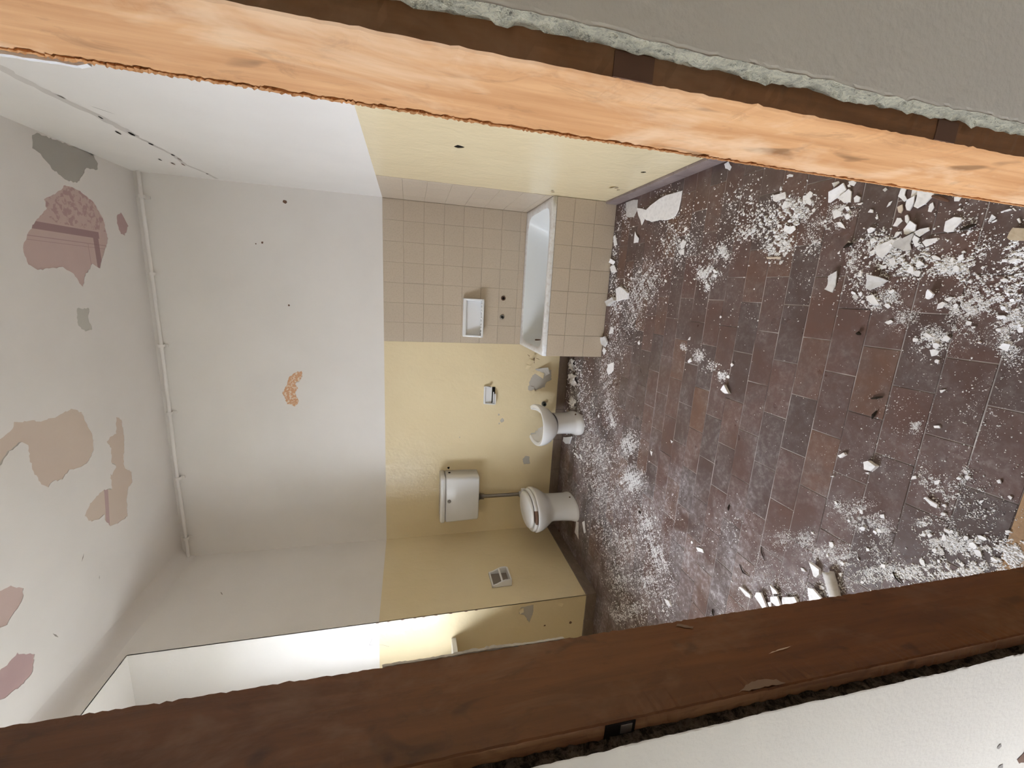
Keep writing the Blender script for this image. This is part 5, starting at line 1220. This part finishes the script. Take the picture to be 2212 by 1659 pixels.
def region(x, y):
    if y > 2.35 and x > -0.72: return ('flakes by the bath', 'small white plaster flake scattered along the foot of the bath')
    if y > 2.25: return ('flakes by the toilet', 'small white plaster flake among crumbs by the toilet and bidet')
    if x < -0.55: return ('flakes on the left', 'small white plaster flake in the debris inside the left doorpost')
    if x > 0.06 or y > 1.75: return ('flakes on the right', 'small white plaster flake in the debris inside the right doorpost')
    if y < 1.0: return ('flakes at the doorway', 'small white plaster flake on the tiles close to the threshold board')
    return ('flakes in mid-room', 'small white plaster flake on the bare tiles in mid-room')
rnd = random.Random(5)
greys = {'b9', 'd1', 'd2', 'd3', 'f3', 'f11', 'd6', 'b21', 'a15', 'k5'}
SHORT = {'f1':'large curled sheet','f2':'pale triangular flake','f4':'pointed pale flake near the bath','f10':'thick lump by the bath panel','f20':'thin tan splinter','a1':'five-sided clean flake','a2':'notched ragged flake','a3':'long pointed tilted flake',
 'a5':'rounded flake by the tucked one','a7':'half-buried dusty flake','a8':'wedge at the heap tip','a9':'flake with bitten edges','a13':'drop-shaped flake','a14':'spindle-shaped flake','a22':'large sheet fragment','a24':'concave-sided flake',
 'b1':'jagged flake at the doorpost','b3':'slab half hidden by the doorpost','b4':'long blade-shaped flake','b5':'tan plaster flake','b7':'six-sided flake','b8':'straight-edged flake','b9':'grey curled standing piece','b10':'fork-ended flake','b11':'slim plaster wedge',
 'b12':'large oval-ended flake','b15':'square-notched flake','b16':'leaf-shaped flake','b21':'grey triangular flake','b23':'white doorpost sliver','b26':'tan wooden chip','b28':'bright four-sided flake','c1':'standing plaster chunk','d1':'grey curled strip',
 'd2':'fan-shaped grey plate','d3':'grey rounded flake','d4':'bright pointed flake','e2':'long slab by the left doorpost','e4':'cracked slab','e5':'square plaster block','e7':'upright plaster wedge','g1':'long plaster spike','g3':'pale nugget','g4':'bright flake near the threshold',
 'g5':'pale rectangular flake','g7':'flake on the threshold corner','h1':'white block in mid-room','h2':'oblong lump in mid-room','i1':'white plaster pyramid','k1':'dusty flake on the crumb track','k2':'diamond-shaped flake','k8':'curled flake between bidet and toilet','k9':'narrow flake by the toilet'}
def cen(p): return sum(q[0] for q in p)/len(p), sum(q[1] for q in p)/len(p)
CEN = {k_: cen(v[2]) for k_, v in FLAKES.items()}
USED = {}
def near_label(k_):
    x, y = CEN[k_]
    for j in sorted(SHORT, key=lambda j: math.hypot(CEN[j][0]-x, CEN[j][1]-y)):
        dx, dy = x-CEN[j][0], y-CEN[j][1]; d = math.hypot(dx, dy)
        if d > 0.28: return None
        side = ('window' if dx < 0 else 'right-wall') if abs(dx) > abs(dy) else ('door' if dy < 0 else 'back-wall')
        if (j, side) not in USED:
            USED[(j, side)] = k_; return f'small white flake on the {side} side of the {SHORT[j]}'
    return None
AUTO = {}
for k_ in sorted(FLAKES, key=lambda k_: min(math.hypot(CEN[j][0]-CEN[k_][0], CEN[j][1]-CEN[k_][1]) for j in SHORT)):
    if k_ not in LABELS: AUTO[k_] = near_label(k_)
for k_, (th_, li_, pts_) in FLAKES.items():
    m_ = M['flakegrey'] if k_ in greys else M['flaketan'] if k_ in ('b5', 'f20') else M['cardboard'] if k_ == 'b26' else M['ceramic'] if k_ == 'k11' else M['flake']
    nm, lb = LABELS.get(k_, ('plaster_flake', AUTO.get(k_)))
    if k_ in ('k12', 'k13'): pass
    o = flake(nm, pts_, th_, li_, m_, rnd)
    cx, cy = o.location.x, o.location.y
    if k_ in ('f11', 'f13', 'k5', 'f10', 'k2', 'f14', 'f12'): o.location.y = min(cy, YT-0.045); cy = o.location.y
    if lb: setp(o, lb, 'wood chip' if nm.startswith('wood') else 'shard' if nm.startswith('ceramic') else 'plaster piece')
    else:
        g, lb = region(cx, cy); setp(o, lb, 'plaster piece', g)
# rolled-up strip of plaster
P = []
for q in np.linspace(0, 1, 8):
    c = Vector((-0.930-0.075*q, 1.008-0.045*q, 0.017)); ax = Vector((-0.075, -0.045, 0)).normalized(); sd = Vector((-ax.y, ax.x, 0))
    P.append([c+sd*(0.016*math.cos(a))+Vector((0, 0, 0.016*math.sin(a)+random.uniform(-.0006, .0006))) for a in np.linspace(-2.2, 3.2, 18)])
o = MB().grid(P).build('plaster_roll', M['flakegrey'], smooth=True); md = o.modifiers.new('s', 'SOLIDIFY'); md.thickness = 0.003
cc = Vector((-0.9675, 0.9855, 0.0)); o.data.transform(Matrix.Translation(-cc)); o.location = cc
setp(o, 'rolled-up grey tube of plaster by the left doorpost', 'plaster piece')
# crumpled sheets between bath and bidet
def crumple(cx, cy, r, h, m, label, seed, sq=1.0):
    rn = random.Random(seed); n = 13; P = []
    for i in range(n):
        row_ = []
        for j in range(n):
            u, v = i/(n-1)*2-1, j/(n-1)*2-1; e = max(abs(u), abs(v))
            rad = 1.0-0.25*abs(math.sin(3*math.atan2(v, u+1e-4)+seed))*e
            z = h*(0.5+0.5*math.sin(u*4+seed)*math.cos(v*3.3+seed*2))*(1-0.35*e)+rn.uniform(0, .012)
            row_.append((u*r*rad+rn.uniform(-.006, .006), v*r*sq*rad+rn.uniform(-.006, .006), max(z, 0.0012)))
        P.append(row_)
    o = MB().grid(P).build('crumpled_plaster', m); md = o.modifiers.new('s', 'SOLIDIFY'); md.thickness = 0.0025; md.offset = 1; o.location = (cx, cy, 0)
    setp(o, label, 'plaster piece'); return o
crumple(-0.760, 3.53, 0.060, 0.05, M['flake'], 'crumpled pale sheet of plaster lying between bath and bidet', 3, 1.3)
crumple(-0.625, 3.60, 0.055, 0.035, M['flakegrey'], 'crumpled grey sheet of plaster behind the bath corner', 9, 1.0)
crumple(-0.965, 3.48, 0.050, 0.05, M['flake'], 'crumpled pale sheet of plaster touching the right side of the bidet foot', 6, 1.2)
# dark twigs and splinters
def twig(pts, r, label, m='darkbrown'):
    c = Vector((sum(p[0] for p in pts)/len(pts), sum(p[1] for p in pts)/len(pts), 0)); q = []
    for i, p in enumerate(pts): q.append((p[0]-c.x, p[1]-c.y, r+0.0005+(0.003 if 0 < i < len(pts)-1 else 0)))
    rr = [r*0.5]+[r]*(len(q)-2)+[r*0.4] if len(q) > 2 else [r, r*.6]
    o = MB().tube(q, rr, 6).build('splinter', M[m]); o.location = c; setp(o, label, 'splinter')
twig([(-0.279,1.015),(-0.272,0.998),(-0.265,0.983)], 0.0045, 'dark splinter lying across the tiles in mid-room, the one farther from the door')
twig([(-0.343,0.997),(-0.330,0.995),(-0.314,0.990)], 0.0050, 'dark notched splinter in mid-room, the one nearer the door')
twig([(-1.025,1.305),(-1.050,1.293),(-1.072,1.275)], 0.0024, 'thin dark stick on the pinkish tiles beyond the left doorpost lumps')
twig([(-0.802,0.833),(-0.815,0.820),(-0.824,0.802)], 0.0026, 'thin dark stick on the crumbs near the foot of the left doorpost')
twig([(-0.938,1.514),(-0.955,1.514),(-0.969,1.513)], 0.0038, 'short dark splinter alone on tiles left of the room centre')
twig([(-1.510,1.499),(-1.525,1.493),(-1.540,1.486)], 0.0040, 'short dark splinter by the left doorpost edge')
twig([(-1.180,1.395),(-1.200,1.365),(-1.195,1.330)], 0.0030, 'bent dark stick above the row of lumps by the left doorpost')
twig([(0.240,0.896),(0.244,0.880),(0.249,0.865)], 0.0055, 'dark shred beside the large oval-ended flake')
twig([(0.345,0.985),(0.335,0.962),(0.322,0.940)], 0.0065, 'curved brown bark strip at the right doorpost', 'rust')
twig([(0.220,1.217),(0.227,1.203),(0.232,1.190)], 0.0075, 'black lump of debris on dark tiles right of the room centre')
twig([(-1.372,2.226),(-1.375,2.223),(-1.385,2.213)], 0.009, 'black lump of debris on white crumbs in front of the toilet')
twig([(-0.072,1.108),(-0.070,1.101),(-0.074,1.093)], 0.007, 'black round speck of debris at a tile joint in mid-room')

# ---- middling flakes, strewn where the photograph shows rubble
def ok(x, y):
    if not (-2.37 < x < XR-0.025 and 0.56 < y < YB-0.02): return False
    if x > XT-0.01 and y > YT-0.01: return False
    if y < 0.58 and (x < XJL+0.02 or x > XJR-0.02): return False
    if y > YC-0.02 and x < XL+0.02: return False
    if ((x-TX)/.112)**2+((y-TY)/.20)**2 < 1 or ((x-BX)/.112)**2+((y-BY)/.215)**2 < 1: return False
    return True
W_ = np.array([b[6] for b in BLOBS], float); W_ /= W_.sum()
n_mid = 298-len(FLAKES); made = 0
while made < n_mid:
    b = BLOBS[RNG.choice(len(BLOBS), p=W_)]
    r_, a_ = math.sqrt(rnd.random())*1.15, rnd.uniform(0, 2*math.pi); u, v = r_*math.cos(a_), r_*math.sin(a_)
    x, y = b[0]+b[2]*u+b[4]*v, b[1]+b[3]*u+b[5]*v
    if not ok(x, y): continue
    s_ = rnd.choice((0.006, 0.007, 0.008, 0.008, 0.010, 0.012))*(1.0 if y < 1.6 else 1.25); n_ = rnd.randint(4, 6); st = rnd.uniform(.5, 1); an = rnd.uniform(0, 3.14)
    pts_ = []
    for i in range(n_):
        t = (i+rnd.uniform(-.3, .3))*2*math.pi/n_; q = s_*rnd.uniform(.7, 1.2); p0, p1 = q*math.cos(t), q*math.sin(t)*st
        pts_.append((x+p0*math.cos(an)-p1*math.sin(an), y+p0*math.sin(an)+p1*math.cos(an)))
    o = flake('plaster_flake', pts_, rnd.uniform(1.5, 4), rnd.uniform(0, 4), M['flake'], rnd)
    g, lb = region(x, y); setp(o, lb, 'plaster piece', g); made += 1

# ---- crumbs and grit: tens of thousands of tiny slabs in one mesh
def crumbs():
    X, Y, S = [], [], []
    for b in BLOBS:
        far = b[1] > 1.45; n = int(b[6]*(2.3 if not far else 2.8 if b[0] < -0.5 else 2.4)); a_ = RNG.random(n)*2*math.pi; r_ = np.minimum(np.sqrt(-2*np.log(RNG.random(n)+1e-9))*0.52, 2.2)
        k = np.where(RNG.random(n) < 0.8, 1.0, 1.0+np.abs(RNG.normal(0, .8, n)))*r_
        # clumping
        u, v = k*np.cos(a_), k*np.sin(a_)
        x, y = b[0]+b[2]*u+b[4]*v, b[1]+b[3]*u+b[5]*v
        cl_ = np.sin(x*61+np.sin(y*47)*2)+np.sin(y*53+np.sin(x*39)*2)
        cl_ = cl_*0.7+0.8*np.sin(x*173+np.sin(y*151)*2.2)+0.8*np.sin(y*161+np.sin(x*139)*2.2)
        keepm = (cl_+RNG.normal(0, .6, n)) > -0.35
        s = (b[7]+(b[8]-b[7])*RNG.random(n)**3.6)/1000*(0.66 if not far else 1.12)
        X.append(x[keepm]); Y.append(y[keepm]); S.append(s[keepm])
    X, Y, S = np.concatenate(X), np.concatenate(Y), np.concatenate(S)
    m = np.array([ok(a, b) for a, b in zip(X, Y)]); X, Y, S = X[m], Y[m], S[m]; n = len(X)
    ang = RNG.random(n)*6.28; st = RNG.uniform(.45, 1, n); base = np.arange(4)*math.pi/2
    t = base[None, :]+RNG.uniform(-.45, .45, (n, 4)); q = S[:, None]*RNG.uniform(.65, 1.2, (n, 4))
    p0, p1 = q*np.cos(t), q*np.sin(t)*st[:, None]; ca, sa = np.cos(ang)[:, None], np.sin(ang)[:, None]
    bx, by = p0*ca-p1*sa, p0*sa+p1*ca; h = S*RNG.uniform(.3, .9, n)
    tilt = RNG.normal(0, .18, (n, 2))
    V = np.zeros((n, 8, 3)); V[:, :4, 0] = X[:, None]+bx; V[:, :4, 1] = Y[:, None]+by; V[:, :4, 2] = 0.0002
    V[:, 4:, 0] = X[:, None]+bx*.8; V[:, 4:, 1] = Y[:, None]+by*.8; V[:, 4:, 2] = np.maximum(h[:, None]+bx*tilt[:, :1]+by*tilt[:, 1:], 0.0006)
    Fq = np.array([[0,1,5,4],[1,2,6,5],[2,3,7,6],[3,0,4,7],[4,5,6,7]]); F = (np.arange(n)[:, None, None]*8+Fq[None]).reshape(-1, 4)
    me = bpy.data.meshes.new('plaster_crumbs'); me.vertices.add(n*8); me.vertices.foreach_set('co', V.reshape(-1))
    nf = len(F); me.loops.add(nf*4); me.loops.foreach_set('vertex_index', F.reshape(-1).astype(np.int32)); me.polygons.add(nf)
    me.polygons.foreach_set('loop_start', np.arange(nf, dtype=np.int32)*4); me.update(calc_edges=True); me.validate(); me.materials.append(M['flake'])
    o = bpy.data.objects.new('plaster_crumbs', me); COL.objects.link(o)
    setp(o, 'fine white plaster crumbs and dust strewn over the tiled floor', 'plaster crumbs', None, 'stuff')
crumbs()
